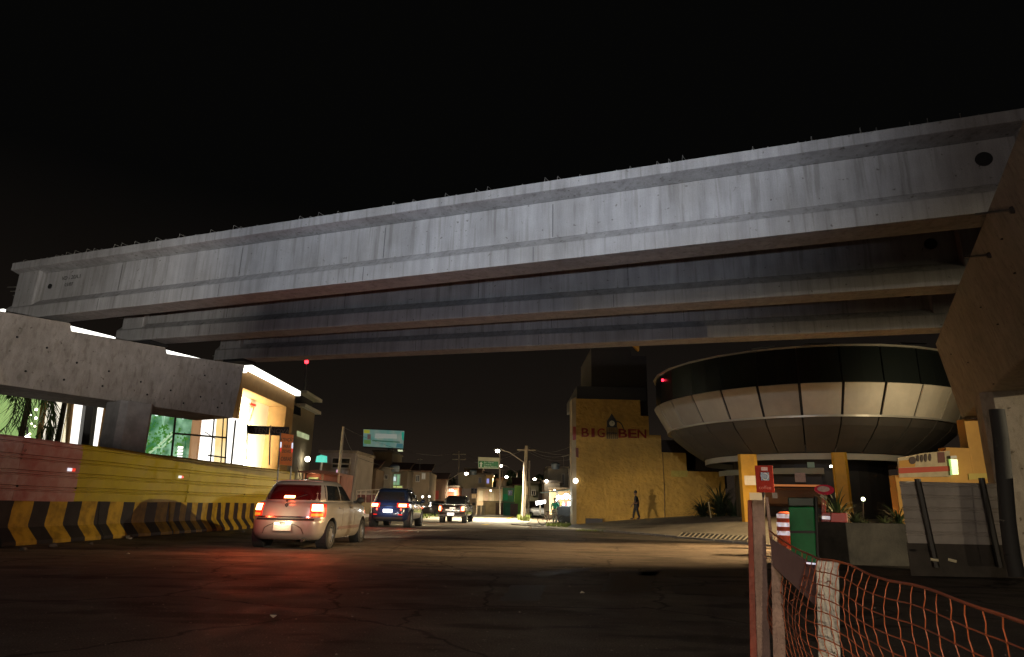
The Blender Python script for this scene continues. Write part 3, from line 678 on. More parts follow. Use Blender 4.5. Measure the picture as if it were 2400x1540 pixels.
# ---------- dark blue SUV
def suv():
    c=thing('suv_car','dark blue sport utility car with lit red tail lamps ahead of the silver hatchback','car',(0,0,0))
    pt=mat('dark_blue_paint',(.012,.022,.06),.22,.2,coat=1)
    zf=lambda x,z: z if z<.6 or x<3.3 else .6+(z-.6)*(1-.35*min(1,(x-3.3)/1.3)**1.6)
    S=Slices([(.26,.18,4.5,1.6),(.36,.04,4.62,1.78),(.55,.0,4.68,1.84),(.70,.02,4.68,1.85),(.86,.06,4.66,1.86),(1.02,.12,4.60,1.83),(1.10,.20,4.5,1.74)],5)
    b=obj('body',stack(S,[.26,.31,.36,.45,.55,.63,.70,.78,.86,.94,1.02,1.06,1.10],zf,56),pt,c,local=True,smooth=True); cutarch(b,((.85,.42),(3.75,.42)),1.86)
    G=Slices([(1.04,.20,3.6,1.70),(1.30,.34,3.2,1.60),(1.52,.50,2.8,1.42),(1.60,.62,2.6,1.30),(1.64,.74,2.5,1.18)],4.5)
    obj('cabin',stack(G,[1.04,1.1,1.2,1.30,1.4,1.48,1.52,1.57,1.60,1.64],None,56,((.8,.012),(.4,.02))),pt,c,local=True,smooth=True)
    mb=MB(); patch(mb,lambda u,v,o:G.rear(v,u*.88,o),fr(-1,1,14),fr(1.14,1.50,6),.006); obj('rear_window',mb,M_glassd,c,local=True,smooth=True)
    mb=MB(); patch(mb,lambda u,v,o:S.rear(v,u,o),fr(-.72,.72,16),[.30,.36,.44],.012); obj('rear_skid_trim',mb,M_black,c,local=True)
    mb=MB(); patch(mb,lambda u,v,o:S.rear(v,u,o),fr(-.42,.42,12),[.885,.915],.012); obj('chrome_strip',mb,M_chrome,c,local=True)
    mb=MB(); mb.box(-.03,.02,-.20,.20,.62,.76); obj('number_plate',mb,M_plateL,c,local=True,bevel=.01)
    light('plate_light','AREA',(-.25,0,.78),(.55,.75,1),5,c,aim=(.08,0,.92),size=.3)
    for sd in (-1,1):
        mb=MB(); patch(mb,lambda u,v,o:S.corner(v,u,sd,o),fr(6,50,8),fr(.84,1.02,4),.014); tl=obj('tail_light',mb,M_tail2,c,local=True,smooth=True)
        mb=MB(); patch(mb,lambda u,v,o:S.corner(v,u,sd,o+.008),fr(10,36,6),fr(.87,.985,4),.016); obj('lamp_core',mb,M_tail,tl,local=True,smooth=True)
        mb=MB(); patch(mb,lambda u,v,o:S.corner(v,u,sd,o),fr(10,22,4),[.52,.555],.012); obj('bumper_reflector',mb,M_tail2,c,local=True)  # reflector shares the glowing lens material though it is no lamp
        mb=MB(); patch(mb,lambda u,v,o:G.side(v,lerp(.9-.0,2.9-(v-1.14)*1.2,u),sd,o),fr(0,1,12),fr(1.14,1.48,4),.006); obj('side_window',mb,M_glassd,c,local=True,smooth=True)
        light('brake_glow','POINT',(-.3,sd*.78,.95),(1,.08,.03),25,c,size=.06)
        for x in (.85,3.75):
            wheel(c,x,sd*.80,.36,.23,sd,6); mb=MB(); mb.lathe([(.41,sd*.9),(.41,sd*.62),(.001,sd*.62)],(x,0,.37),(0,1,0),24); obj('wheel_arch',mb,M_black,c,local=True)
        mb=MB(); mb.sphere((3.05,sd*1.03,1.12),.12,12,.8); mb.tube((3.0,sd*.85,1.06),(3.05,sd*.98,1.1),.03); obj('wing_mirror',mb,pt,c,local=True,smooth=True)
        light('headlight_beam','SPOT',(4.6,sd*.65,.75),(1,.84,.58),1500,c,aim=(13,sd*.8,-.8),size=.08,spot=46,blend=.8)
        mb=MB(); mb.path([(.9,sd*.62,1.645),(1.0,sd*.62,1.68),(2.3,sd*.62,1.68),(2.4,sd*.62,1.64)],.018,6); obj('roof_rail',mb,M_dark,c,local=True)
    return c
sv=suv(); place(sv,960,1236,gz(-3.5,28),math.radians(1.5),.85,-.85)
# ---------- pickup
def pickup():
    c=thing('pickup_truck','black pickup truck with a bright number plate turning onto the lit road','truck',(0,0,0))
    pt=mat('black_paint',(.015,.013,.012),.25,.1,coat=1)
    zf=lambda x,z: z if z<.7 or x<4.1 else .7+(z-.7)*(1-.25*min(1,(x-4.1)/1.1)**1.6)
    S=Slices([(.42,.14,5.1,1.66),(.55,.03,5.2,1.78),(.80,.0,5.22,1.80),(1.12,.04,5.16,1.78),(1.16,.08,5.1,1.74)],9)
    b=obj('body',stack(S,[.42,.48,.55,.65,.80,.95,1.12,1.16],zf,56),pt,c,local=True,smooth=True); cutarch(b,((1.15,.44),(4.25,.44)),1.8)
    G=Slices([(1.14,1.75,4.15,1.66),(1.4,1.86,3.85,1.58),(1.68,2.02,3.4,1.40),(1.76,2.2,3.2,1.2)],5.5)
    obj('cabin',stack(G,[1.14,1.22,1.4,1.55,1.68,1.73,1.76],None,48,((.8,.01),(.4,.016))),pt,c,local=True,smooth=True)
    mb=MB(); patch(mb,lambda u,v,o:G.rear(v,u*.86,o),fr(-1,1,12),fr(1.24,1.62,5),.006); obj('rear_window',mb,M_glassd,c,local=True,smooth=True)
    mb=MB(); 
    for sd in (-1,1): mb.box(.1,1.7,sd*.86-.03,sd*.86+.03,1.16,1.21)
    mb.box(.06,.12,-.86,.86,1.16,1.2); mb.path([(1.72,-.75,1.18),(1.72,-.7,1.55),(1.72,.7,1.55),(1.72,.75,1.18)],.03); obj('bed_rail',mb,pt,c,local=True)
    mb=MB(); mb.box(-.16,0,-.85,.85,.42,.56); obj('rear_bumper',mb,M_dark,c,local=True,bevel=.02)
    mb=MB(); mb.box(-.175,-.16,-.22,.22,.50,.65); obj('number_plate',mb,M_plateL,c,local=True,bevel=.01)
    mb=MB(); mb.box(-.03,.02,-.28,.10,.92,1.0); mb.box(-.03,.02,-.05,.35,.80,.86); obj('tailgate_badge',mb,emi('badge_glint_glow',(1,.9,.8),.35,(.8,.8,.8)),c,local=True)  # badge emits to stand in for glints on the tailgate
    for sd in (-1,1):
        mb=MB(); patch(mb,lambda u,v,o:S.corner(v,u,sd,o),fr(12,50,5),fr(.74,1.08,4),.014); tl=obj('tail_light',mb,M_tail2,c,local=True,smooth=True)
        mb=MB(); patch(mb,lambda u,v,o:S.corner(v,u,sd,o+.008),fr(18,40,4),fr(.80,1.04,4),.016); obj('lamp_core',mb,M_tail,tl,local=True,smooth=True)
        mb=MB(); patch(mb,lambda u,v,o:G.side(v,lerp(2.15,3.75-(v-1.24)*1.1,u),sd,o),fr(0,1,8),fr(1.24,1.6,4),.006); obj('side_window',mb,M_glassd,c,local=True,smooth=True)
        mb=MB(); mb.sphere((3.6,sd*1.03,1.25),.13,12,.9); obj('wing_mirror',mb,M_dark,c,local=True,smooth=True)
        light('brake_glow','POINT',(-.3,sd*.78,.95),(1,.12,.04),8,c,size=.06)
        for x in (1.15,4.25):
            wheel(c,x,sd*.78,.38,.25,sd,6); mb=MB(); mb.lathe([(.43,sd*.88),(.43,sd*.6),(.001,sd*.6)],(x,0,.39),(0,1,0),24); obj('wheel_arch',mb,M_black,c,local=True)
        light('headlight_beam','SPOT',(5.15,sd*.65,.85),(1,.84,.58),14000,c,aim=(18,sd*.8,-.8),size=.08,spot=46,blend=.8)
    return c
pk=pickup(); place(pk,1090,1226,gz(-4,48),math.radians(4),1.15,-.80)
# ---------- far motorcycle
def moto(name,label,px,py,z):
    g=atz(px,py,z); c=thing(name,label,'motorcycle',g.to_tuple(),math.radians(90))
    mb=MB(); 
    for x in (.3,1.6): mb.lathe([(.22,-.05),(.31,-.05),(.33,0),(.31,.05),(.22,.05),(.22,-.05)],(x,0,.33),(0,1,0),20)
    obj('wheel',mb,M_black,c,local=True,smooth=True)
    mb=MB(); mb.box(.25,1.0,-.13,.13,.68,.82); mb.box(.9,1.4,-.15,.15,.70,.98); mb.tube((1.35,0,.95),(1.6,0,.33),.04); mb.tube((1.35,-.33,1.05),(1.35,.33,1.05),.02); mb.box(.6,1.2,-.12,.12,.35,.68); obj('frame',mb,mat('red_moto_paint',(.3,.02,.02),.3),c,local=True,bevel=.03)
    mb=MB(); mb.box(.05,.12,-.12,.12,.66,.80); obj('tail_light',mb,M_tail,c,local=True)
    light('brake_glow','POINT',(-.2,0,.7),(1,.08,.05),14,c,size=.06)
    return c,g
mo,mg=moto('motorcycle','small red motorcycle seen from behind, tail lamp glowing, far down the lit road',1158,1203,-.2)
# ---------- oncoming lights far left of the pickup: parked car with headlights on
def smallcar(name,label,px,py,z,heading,col,front=False):
    c=thing(name,label,'car',(0,0,0)); pt=mat('paint_'+name+str(px),col,.3,.2,coat=.6)
    zf=lambda x,z_: z_ if z_<.55 or x<2.75 else .55+(z_-.55)*(1-.42*min(1,(x-2.75)/1.3)**1.6)
    S=Slices([(.22,.1,3.9,1.55),(.36,.0,4.0,1.7),(.6,.0,4.02,1.72),(.93,.1,3.93,1.70),(1.0,.2,3.8,1.6)],5)
    obj('body',stack(S,[.22,.3,.36,.5,.6,.8,.93,1.0],zf,32),pt,c,local=True,smooth=True)
    G=Slices([(.98,.2,3.0,1.55),(1.2,.4,2.6,1.45),(1.42,.7,2.2,1.25),(1.46,.8,2.1,1.1)],4)
    obj('cabin',stack(G,[.98,1.1,1.2,1.3,1.42,1.46],None,32,((.7,.01),(.3,.015))),M_glassd,c,local=True,smooth=True)
    for sd in (-1,1):
        for x in (.75,3.25):
            mb=MB(); mb.lathe([(.001,-.1),(.29,-.1),(.30,0),(.29,.1),(.001,.1)],(x,sd*.78,.30),(0,1,0),20); obj('wheel',mb,M_black,c,local=True)
        mb=MB(); mb.sphere((3.97,sd*.6,.66),.10,10); obj('headlight',mb,emi('headlight_on',(1,.93,.75),30 if front else .01,(.8,.8,.8)) if front else mat('lens',(.6,.6,.6),.1),c,local=True)
        mb=MB(); mb.box(-.01,.06,sd*.55,sd*.8,.7,.85); obj('tail_light',mb,M_tlow,c,local=True)
    place(c,px,py,z,heading,2.,0); return c
smallcar('hatchback_car','pale oncoming car with headlights on, half hidden by the dark blue car',984,1204,-.2,math.radians(186),(.3,.3,.3),True)
pc=smallcar('hatchback_car','white parked car beside the cream wall behind the food cart',1272,1213,-.2,math.radians(275),(.6,.6,.58))
# ================================================================ shopping building behind the hoarding
C1=atd(165,768,33.); C2=atd(572,866,38.8)
az1=math.atan2(C2.x-C1.x,C2.y-C1.y); f1=Fr((C2.x,C2.y),az1)   # u grows away to the right; portal corner at u=0
M_cream=mat('cream_facade',(.62,.52,.30),.8,n=.12,ns=1); M_brownf=mat('brown_facade',(.34,.19,.06),.8,n=.2,ns=1.5); M_frame=mat('dark_frame',(.025,.02,.015),.5)
E_win=emi('bright_shop_window',(1,.97,.90),1.6,(.8,.8,.8)); E_warm=emi('warm_shop_window',(1,.60,.16),.85,(.8,.6,.3),1,.8,(1,.85,.45)); E_cream=emi('cream_shop_window',(1,.93,.74),.95,(.8,.8,.7))
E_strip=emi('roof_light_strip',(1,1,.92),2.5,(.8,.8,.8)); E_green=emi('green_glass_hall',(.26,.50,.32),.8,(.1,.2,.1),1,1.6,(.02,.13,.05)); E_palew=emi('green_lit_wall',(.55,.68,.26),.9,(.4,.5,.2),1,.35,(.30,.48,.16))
sb=thing('shop_building','glowing shop building with white lit windows and a bright portal behind the hoarding','shop building',(f1.pt(0,0,0)).to_tuple())
ztop=C1.z
mb=MB(); f1.box(mb,-26,0,-8,0,-.3,ztop-.15); obj('wall',mb,M_brownf,sb)
mb=MB(); f1.box(mb,-12.5,0,-.2,.25,ztop-.12,ztop+.02); obj('roof_light_strip',mb,E_strip,sb)
def win(px,n0=.004,n1=.06,m=None,name='window',par=sb,f=f1):
    mb=MB(); f.quad(mb,px,n0,n1); return obj(name,mb,m,par)
win([(-20,900),(100,915),(82,1040),(-20,1030)],m=E_palew,name='green_washed_wall')
win([(116,930),(158,938),(152,1050),(98,1040)],m=E_cream)
win([(161,940),(166,940),(152,1052),(140,1050)],m=M_cream,name='wall_rib')
win([(176,945),(206,950),(194,1058),(164,1052)],m=E_win)
win([(222,950),(243,954),(226,1062),(208,1060)],m=E_win)
win([(345,955),(452,972),(440,1085),(330,1070)],m=E_green,name='glass_hall')
win([(452,972),(476,976),(462,1090),(440,1085)],m=emi('brown_lit_wall',(.36,.19,.09),.8,(.3,.2,.1)),name='lit_inner_wall')
win([(474,974),(508,976),(500,1092),(462,1090)],m=E_win)
win([(508,976),(536,980),(526,1094),(500,1092)],m=E_warm)
win([(535,978),(580,985),(572,1094),(526,1094)],m=E_win)
# mullions and scaffolding frames in front of the glass
mb=MB()
def bar(f,mb,p,q,r,n=.25):
    a=f.pix(p[0],p[1],n); b=f.pix(q[0],q[1],n); mb.tube(f.pt(a[0],n,a[1]),f.pt(b[0],n,b[1]),r,n=6)
for k,(p,q,r) in enumerate([((120,1000),(112,1050),.14),((212,948),(198,1060),.28)]):
    mb=MB(); bar(f1,mb,p,q,r); obj('pillar',mb,M_frame,sb)
sf=thing('scaffold_frame','thin dark scaffold frame in front of the glowing shop windows','scaffold',f1.pt(-5,1.2,0).to_tuple())
mb=MB()
for p,q,r in [((412,970),(400,1090),.05),((503,972),(492,1092),.035),((524,975),(517,1095),.03),((534,975),(527,1095),.04),((552,985),(541,1098),.045),((410,1016),(530,1026),.05),((488,1067),(530,1073),.04),((480,1012),(504,1028),.02),((489,974),(510,980),.03)]:
    mb=MB(); bar(f1,mb,p,q,r,1.2); obj('scaffold_tube',mb,M_frame,sf)
# diagonal stair rail and the plants seen through the green glass
st2=thing('staircase','pale diagonal staircase rail inside the green glass hall','stairs',f1.pt(-9,.3,0).to_tuple())
mb=MB()
for p,q,r in [((340,1070),(366,1049),.06),((366,1049),(378,1048),.05),((372,1044),(404,1014),.07),((378,1050),(408,1024),.04)]:
    bar(f1,mb,p,q,r,.3)
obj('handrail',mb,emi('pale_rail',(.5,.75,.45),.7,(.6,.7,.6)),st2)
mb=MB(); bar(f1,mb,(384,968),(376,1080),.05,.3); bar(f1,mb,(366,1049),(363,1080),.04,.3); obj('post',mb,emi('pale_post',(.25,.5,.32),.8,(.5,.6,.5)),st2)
for k,(px,py,r_) in enumerate(((368,966,.14),(388,970,.10),(430,975,.12),(441,972,.08))):
    u,z=f1.pix(px,py,.35); o=thing('pendant_lamp','%s pendant lamp in the green glass hall'%('first','second','third','last')[k] if 0 else ('large round pendant lamp at the left of the green glass hall','small pendant lamp left of the tall mullion','bluish pendant lamp just right of the tall mullion','smallest pendant lamp near the brown inner wall')[k],'lamp',f1.pt(u,.35,z).to_tuple()); mb=MB(); mb.sphere(f1.pt(u,.35,z),r_,10,1.3); obj('shade',mb,emi('pendant_glow',(.85,1,.95),2.2,(.8,.8,.8)),o)
for k,(px,py,w__) in enumerate(((356,1030,20),(392,1022,16),(345,1055,14))):
    u,z=f1.pix(px,py,.35); mb=MB(); R.seed(50+k)
    for q in range(60):
        a=f1.pt(u+R.gauss(0,.035*w__),.3+R.uniform(-.05,.1),z+R.gauss(0,.04*w__)); s_=R.uniform(.08,.2); mb.add([a,a+f1.U*s_+Vector((0,0,s_*.6)),a+Vector((0,0,s_))],[(0,1,2)])
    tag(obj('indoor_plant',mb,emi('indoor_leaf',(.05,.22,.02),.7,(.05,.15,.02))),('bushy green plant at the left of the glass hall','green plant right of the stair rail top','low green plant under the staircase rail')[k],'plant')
for k,(px,py) in enumerate(((400,1074),(416,1078))):
    u,z=f1.pix(px,py,.4); o=thing('person',('seated person seen as a dark head and shoulders in the glass hall','smaller dark seated person beside the tall mullion')[k],'person',f1.pt(u,.4,z-1).to_tuple()); mb=MB(); mb.sphere(f1.pt(u,.45,z),.13,10,1.15); mb.tube(f1.pt(u,.45,z-.12),f1.pt(u,.45,z-.2),.06); mb.sphere(f1.pt(u,.45,z-.45),.27,10,1.1); obj('body',mb,mat('silhouette',(.06,.05,.06),.8),o,smooth=True)
bt=thing('bottle_display','stack of five white glowing shelves beside the green glass','display shelf',f1.pt(-6,.3,0).to_tuple())
for k in range(5):
    mb=MB(); y=1046+k*7.4; f1.quad(mb,[(421-k*.6,y),(430-k*.8,y+.8),(429-k*.8,y+5.4),(419-k*.6,y+4.8)],.3,.4); obj('shelf',mb,E_win,bt)
# portal: recessed bright wall in a brown frame, facade along the street
X0=C2.x; f2=Fr((C2.x,C2.y),0.0)
zp=ztop+.1; uR,_=f2.pix(685,990); mb=MB()
uo0,_=f2.pix(566,940); uo1,_=f2.pix(671,960); _,zo1=f2.pix(668,952); _,zo1b=f2.pix(566,908); zo=(zo1+zo1b)/2
for (a,b,c_,d) in ((0,uR,zo,zp),(uo1,uR,-.3,zo),(uR-.2,uR,0,zp)): 
    pass
f2.box(mb,-.1,uR,-1.2,0,zo,zp); f2.box(mb,uo1,uR,-1.2,0,-.3,zo-.001); f2.box(mb,-.1,uo0,-1.2,0,-.3,zo-.001); obj('portal_frame',mb,M_brownf,sb,bevel=.02)
mb=MB(); f2.box(mb,uo0,uR,-1.6,-1.21,-.3,zp-.1); obj('portal_wall',mb,mat('portal_white_wall',(.78,.72,.50),.8),sb)
mb=MB(); f2.box(mb,-.1,uR+.15,-.1,.3,zp,zp+.32); obj('roof_light_strip',mb,E_strip,sb)
mb=MB(); f2.box(mb,-.1,uR,-8,-1.6,-.3,zp-.05); obj('wall',mb,M_brownf,sb)
for uu,zz,pw in ((1.6,2.0,4200),(3.6,2.2,2600),(1.8,5.0,1500)):
    light('portal_light','AREA',f2.pt(uu,-.35,zz),(1,.93,.72),pw,sb,aim=f2.pt(uu,-3,zz+.4),size=.5)
mb=MB(); f2.quad(mb,[(583,945),(590,947),(590,950),(583,948)],-1.2,-1.1)
u_,z_=f2.pix(588,965,-1.1)
t7=text('wall_numeral','7',1.5,mat('logo_gold',(.45,.28,.12),.5),sb,f2.pt(u_,-1.08,z_-.2),f2.U,ext=.03); 
mb=MB(); f2.quad(mb,[(874/1.489,944),(894/1.489,948),(894/1.489,953),(874/1.489,949)],-1.05,-.98); obj('wall_emblem',mb,mat('logo_red',(.5,.03,.02),.5),sb)
# second building, grey brown with white bands
f3=Fr((atd(735,1000,60).x,atd(735,1000,60).y),math.radians(-1)); pR=atd(737,1000,60)
b2=thing('apartment_building','grey brown block with white roof bands right of the glowing portal','building',f3.pt(0,0,-.3).to_tuple())
uL,_=f3.pix(680,1000); _,zt3=f3.pix(740,968); _,ztt=f3.pix(740,938)
mb=MB(); f3.box(mb,uL-6,0,-10,0,-.5,zt3); obj('wall',mb,mat('grey_brown_render',(.36,.29,.19),.85,n=.15,ns=.8),b2)
mb=MB(); f3.box(mb,uL-6,.0,-10,-.3,zt3,ztt); obj('upper_storey',mb,M_dark,b2)
for z in (zt3,ztt): mb=MB(); f3.box(mb,uL+2.,.5,-10,.4,z-.10,z+.16); obj('roof_band',mb,mat('white_band',(.8,.78,.68),.6),b2)
u0,_=f3.pix(700,1000);u1,_=f3.pix(724,1000)
mb=MB(); f3.quad(mb,[(698,1010),(725,1020),(724,1031),(698,1022)],.002,.08); obj('window',mb,emi('lit_window_green',(.62,.70,.38),.75,(.5,.5,.4),1,1.2,(.3,.34,.18)),b2)
mb=MB(); f3.quad(mb,[(690,950),(705,956),(705,975),(689,970)],.002,.06); obj('window',mb,M_glassd,b2)
u,z=f3.pix(718,1076,.4); p=f3.pt(u,.5,z); mb=MB(); mb.sphere(p,.22,12); obj('wall_lamp',mb,emi('lamp_globe',(1,.95,.75),14,(.8,.8,.8)),b2); light('lamp_light','SPOT',p+f3.N*.25,(1,.88,.55),420,b2,aim=f3.pt(u,-.3,-.2),size=.15,spot=75,blend=.9)
# street wash on both buildings comes from the street lamps further on
ma_=thing('radio_mast','slim lattice mast with a red warning lamp on its top','mast',atd(713,940,75).to_tuple())
a=atd(712,938,75); b=atd(718,852,75); mb=MB(); mb.tube(a-Vector((0,0,6)),a,.16); mb.path([a,b],[.16,.06]); obj('mast',mb,M_steel,ma_)
mb=MB(); mb.sphere(b+Vector((0,0,.2)),.24,10); obj('warning_lamp',mb,emi('red_beacon',(1,.02,.03),9,(.4,.02,.02)),ma_)
# text banner on truss and orange board over the hoarding
bn=thing('dark_banner','long dark banner hung across the glowing portal in two halves','banner',atd(628,1008,30).to_tuple())
fb=Fr((atd(628,1008,30).x,atd(628,1008,30).y),math.radians(80))
for k,q in enumerate(([(580,997),(632,999),(630,1019),(582,1017)],[(636,999),(678,1001),(676,1022),(635,1020)])):
    mb=MB(); fb.quad(mb,q,0,.03); obj('cloth',mb,mat('banner_cloth',(.035,.022,.015),.8,n=.4,ns=8),bn)
u,z=fb.pix(605,1009,.035); t=text('lettering','ATEN',.30,mat('faded_letter',(.16,.11,.07),.8),bn,fb.pt(u,.033,z),fb.U,ext=.003)
u,z=fb.pix(656,1011,.035); t=text('lettering','NOVA',.28,MATS['faded_letter'],bn,fb.pt(u,.033,z),fb.U,ext=.003)
mb=MB(); bar(fb,mb,(634,997),(631,1090),.03,0); bar(fb,mb,(580,995),(578,1085),.03,0); obj('support_pole',mb,M_steel,bn)
p=atd(672,1053,24); og=thing('orange_sign','tall orange roadworks board standing behind the end of the hoarding','road sign',(p.x,p.y,0))
fo=Fr((p.x,p.y),math.radians(86))
mb=MB(); fo.quad(mb,[(659,1015),(688,1019),(684,1092),(654,1089)],0,.03); obj('board',mb,mat('orange_board',(.95,.22,.01),.5,n=.1,ns=6),og,bevel=.006)
for s,yy,sz in (('ATENÇÃO',1031,.16),('PARA',1047,.15),('DESVIO',1058,.15),('OBRAS',1076,.19)):
    u,z=fo.pix(672-(yy-1050)*.06,yy,.04); text('lettering',s,sz,mat('sign_black',(.05,.015,.01),.6),og,fo.pt(u,.032,z),fo.U,ext=.003,xs=.62)
for q in ((657,1036,659,1049),(684,1038,686,1051)):
    mb=MB(); fo.quad(mb,[(q[0],q[1]),(q[2]+1,q[1]),(q[2]+.4,q[3]),(q[0]-.8,q[3])],.031,.04); obj('reflector',mb,MATS['glow_reflector_white'],og)
    mb=MB(); fo.quad(mb,[(q[0]-.5,q[3]+1),(q[2]+.4,q[3]+1),(q[2]-.4,q[3]+9),(q[0]-1.3,q[3]+9)],.031,.04); obj('reflector',mb,MATS['glow_reflector_red'],og)
mb=MB(); bar(fo,mb,(658,1014),(650,1130),.03,-.03); bar(fo,mb,(688,1018),(680,1130),.03,-.03); obj('post',mb,M_steel,og)
# ================================================================ palm trees with fairy lights at the left
def frond(mb,o,az,L,droop,w=.05,nl=18):
    pts=[]; p=Vector(o); el=.7
    for k in range(9):
        pts.append(p.copy()); p=p+Vector((math.cos(az)*math.cos(el),math.sin(az)*math.cos(el),math.sin(el)))*L/8; el-=droop/8*R.uniform(1.9,2.5)
    mb.path(pts,.018,4)
    for k in range(nl):
        t=(k+1)/nl*7.9; i=int(t); q=pts[i].lerp(pts[min(8,i+1)],t-i); sd=Vector((-math.sin(az),math.cos(az),0))
        ll=L*.34*(1-.5*abs(2*k/nl-1))
        for s in (-1,1):
            tip=q+Vector((R.uniform(-.12,.12),R.uniform(-.12,.12),R.uniform(-.15,.1)))*ll*2+sd*s*ll*R.uniform(.35,.6)+Vector((math.cos(az)*.25*ll,math.sin(az)*.25*ll,-ll*.75)); a=Vector((math.cos(az),math.sin(az),0))*w*.5
            mb.add([q-a,q+a,tip],[(0,1,2)])
M_palm=mat('palm_leaf',(.06,.10,.025),.6,n=.4,ns=3); M_trunk=mat('palm_trunk',(.09,.07,.05),.9,n=.4,ns=6)
def palm(label,px,py,d,h,nf,L,seed):
    R.seed(seed); p=atd(px,py,d); o=thing('palm_tree',label,'palm tree',(p.x,p.y,0),group='palms in front of the shop building')
    mb=MB(); top=p.z; mb.path([(p.x,p.y,-.1),(p.x+.05,p.y,top*.5),(p.x,p.y,top)],[.12,.10,.08],10); obj('trunk',mb,M_trunk,o)
    mb=MB()
    for k in range(nf): frond(mb,(p.x,p.y,top),2*math.pi*k/nf+R.uniform(-.2,.2),L*R.uniform(.8,1.1),1.25+R.uniform(-.2,.4))
    obj('crown',mb,M_palm,o); return o
pa=palm('drooping palm at the far left, before the green lit wall',-26,905,27,4,20,3.4,3)
pb=palm('palm hung with small white fairy lights beside the brown pillar',74,905,27,4,9,1.1,5)
pc_=palm('palm whose fronds hang before the white shop windows',160,900,29,4,7,.8,8)
fl_=thing('fairy_lights','string of small white bulbs hanging in the palm near the brown pillar','string lights',atd(78,1000,26.).to_tuple())
mb=MB(); pts=[(85,962),(84,985),(82,1006),(73,1003),(66,990),(64,1014),(59,1022),(70,1030)]; w3=[atd(x,y,25.6) for x,y in pts]; mb.path(w3,.008,4); obj('cable',mb,M_dark,fl_)
for k,(x,y,r) in enumerate(((85,960,.075),(84,980,.07),(74,993,.04),(82,999,.05),(64,1034/1.0-20,.06),(70,1017,.05),(72,973,.035))):
    mb=MB(); mb.sphere(atd(x,y,25.5),r*.55,8); obj('bulb',mb,emi('fairy_bulb',(1,.85,.6),14,(.8,.8,.8)),fl_)
tb=thing('tube_lamp','tilted white tube lamp just above the red hoarding sheets','lamp',atd(66,1030,24).to_tuple())
mb=MB(); mb.tube(atd(59,1023,24),atd(71,1034,24),.075,n=10); obj('tube',mb,emi('tube_lamp_glow',(1,1,.95),9,(.8,.8,.8)),tb)
mb=MB(); mb.tube(atd(64,1000,24),atd(64,1100,24),.03); obj('pole',mb,M_steel,tb)
# ================================================================ street lamps along the road
E_lamp=emi('street_lamp_glass',(1,.93,.80),30,(.8,.8,.8))
def slamp(label,px,py,d,side,pw,r=.2,bulb=True,col=(1,.86,.6),polepx=None):
    p=atd(px,py,d); ax=side*2.4; g=gz(p.x+ax,p.y)
    o=thing('street_lamp',label,'street lamp',(p.x+ax,p.y,g),group='street lamps along the road')
    mb=MB(); mb.path([(p.x+ax,p.y,g-.1),(p.x+ax,p.y,p.z-.9)],[.11,.07],8); obj('pole',mb,mat('lamp_pole',(.28,.24,.20),.7,.2),o)
    mb=MB(); mb.path([(p.x+ax,p.y,p.z-.95),(p.x+ax*.45,p.y,p.z-.1),(p.x+side*.35,p.y,p.z+.12)],.045,6); obj('arm',mb,MATS['lamp_pole'],o)
    mb=MB(); mb.box(p.x-.35,p.x+.35,p.y-.14,p.y+.14,p.z+.1,p.z+.24); obj('lamp_head',mb,M_dark,o,bevel=.03)
    mb=MB(); mb.sphere(p,r*.82,12,.75); obj('lamp_glass',mb,E_lamp,o,smooth=True)
    light('lamp_light','SPOT',p-Vector((0,.3,.35)),col,pw*3.8,o,aim=p-Vector((0,.3,9)),size=.2,spot=150,blend=.7)
    return o
slamp('brightest street lamp, highest, left of the thick bare pole',1166,1057,58,1,6500,.24,polepx=1226)
slamp('street lamp just below the green direction sign, right of its lower corner',1174,1092,95,1,1500,.27)
slamp('lowest of the three lamps left of the thick bare pole',1187,1118,120,1,1800,.34)
slamp('street lamp right of the thick bare pole, above the pale roadside',1253,1123,105,1,1500,.30)
slamp('double street lamp over the grey house left of the direction sign',1093,1110,84,-1,1100,.28)
slamp('solitary street lamp above the dark blue car',976,1100,88,-1,1500,.27,col=(1,.95,.7))
# thick bare utility pole and others
def upole(label,px,pyb,pyt,d,r,lean=0,arms=0,col=(.26,.22,.17),grp=None):
    b=atd(px,pyb,d); t=atd(px+lean,pyt,d); g=gz(b.x,b.y); o=thing('utility_pole',label,'utility pole',(b.x,b.y,g),group=grp)
    mb=MB(); mb.path([(b.x,b.y,g-.2),(t.x,t.y,t.z)],[r,r*.65],10); obj('shaft',mb,mat('pole_concrete',col,.9,n=.3,ns=3),o,smooth=True)
    for k in range(arms):
        mb=MB(); z=t.z-.4-k*.7; mb.box(t.x-.9,t.x+.9,t.y-.06,t.y+.06,z-.06,z+.06); obj('cross_arm',mb,MATS['pole_concrete'],o)
    return o
upole('thick bare concrete pole rising from the grass tuft by the bright road',1226,1213,1045,62,.24,8,1)
upole('second thinner pole close behind the thick bare one',1238,1205,1080,70,.14,3)
upole('pale leaning pole between the cyan sign and the ribbon window house',791,1140,1000,44,.12,14)
upole('brown leaning pole left of the dark blue car roof',822,1160,1068,36,.08,16)
upole('tallest of the three pillars standing behind the food cart',1344,1150,1040,60,.30,-4,0,(.42,.37,.28),'pillars behind the food cart')
upole('middle one of the three pillars behind the food cart',1337,1150,1098,68,.22,-2,0,(.38,.30,.22),'pillars behind the food cart')
upole('shortest of the three pillars behind the food cart',1331,1150,1110,76,.16,-1,0,(.38,.30,.22),'pillars behind the food cart')
upole('short white stub pole over the dark roofs right of the dark blue car',1009,1140,1096,80,.12,2,0,(.45,.42,.4))
upole('tall thin dark pole in the gap right of the billboard',1074,1180,1058,90,.10,2,2)
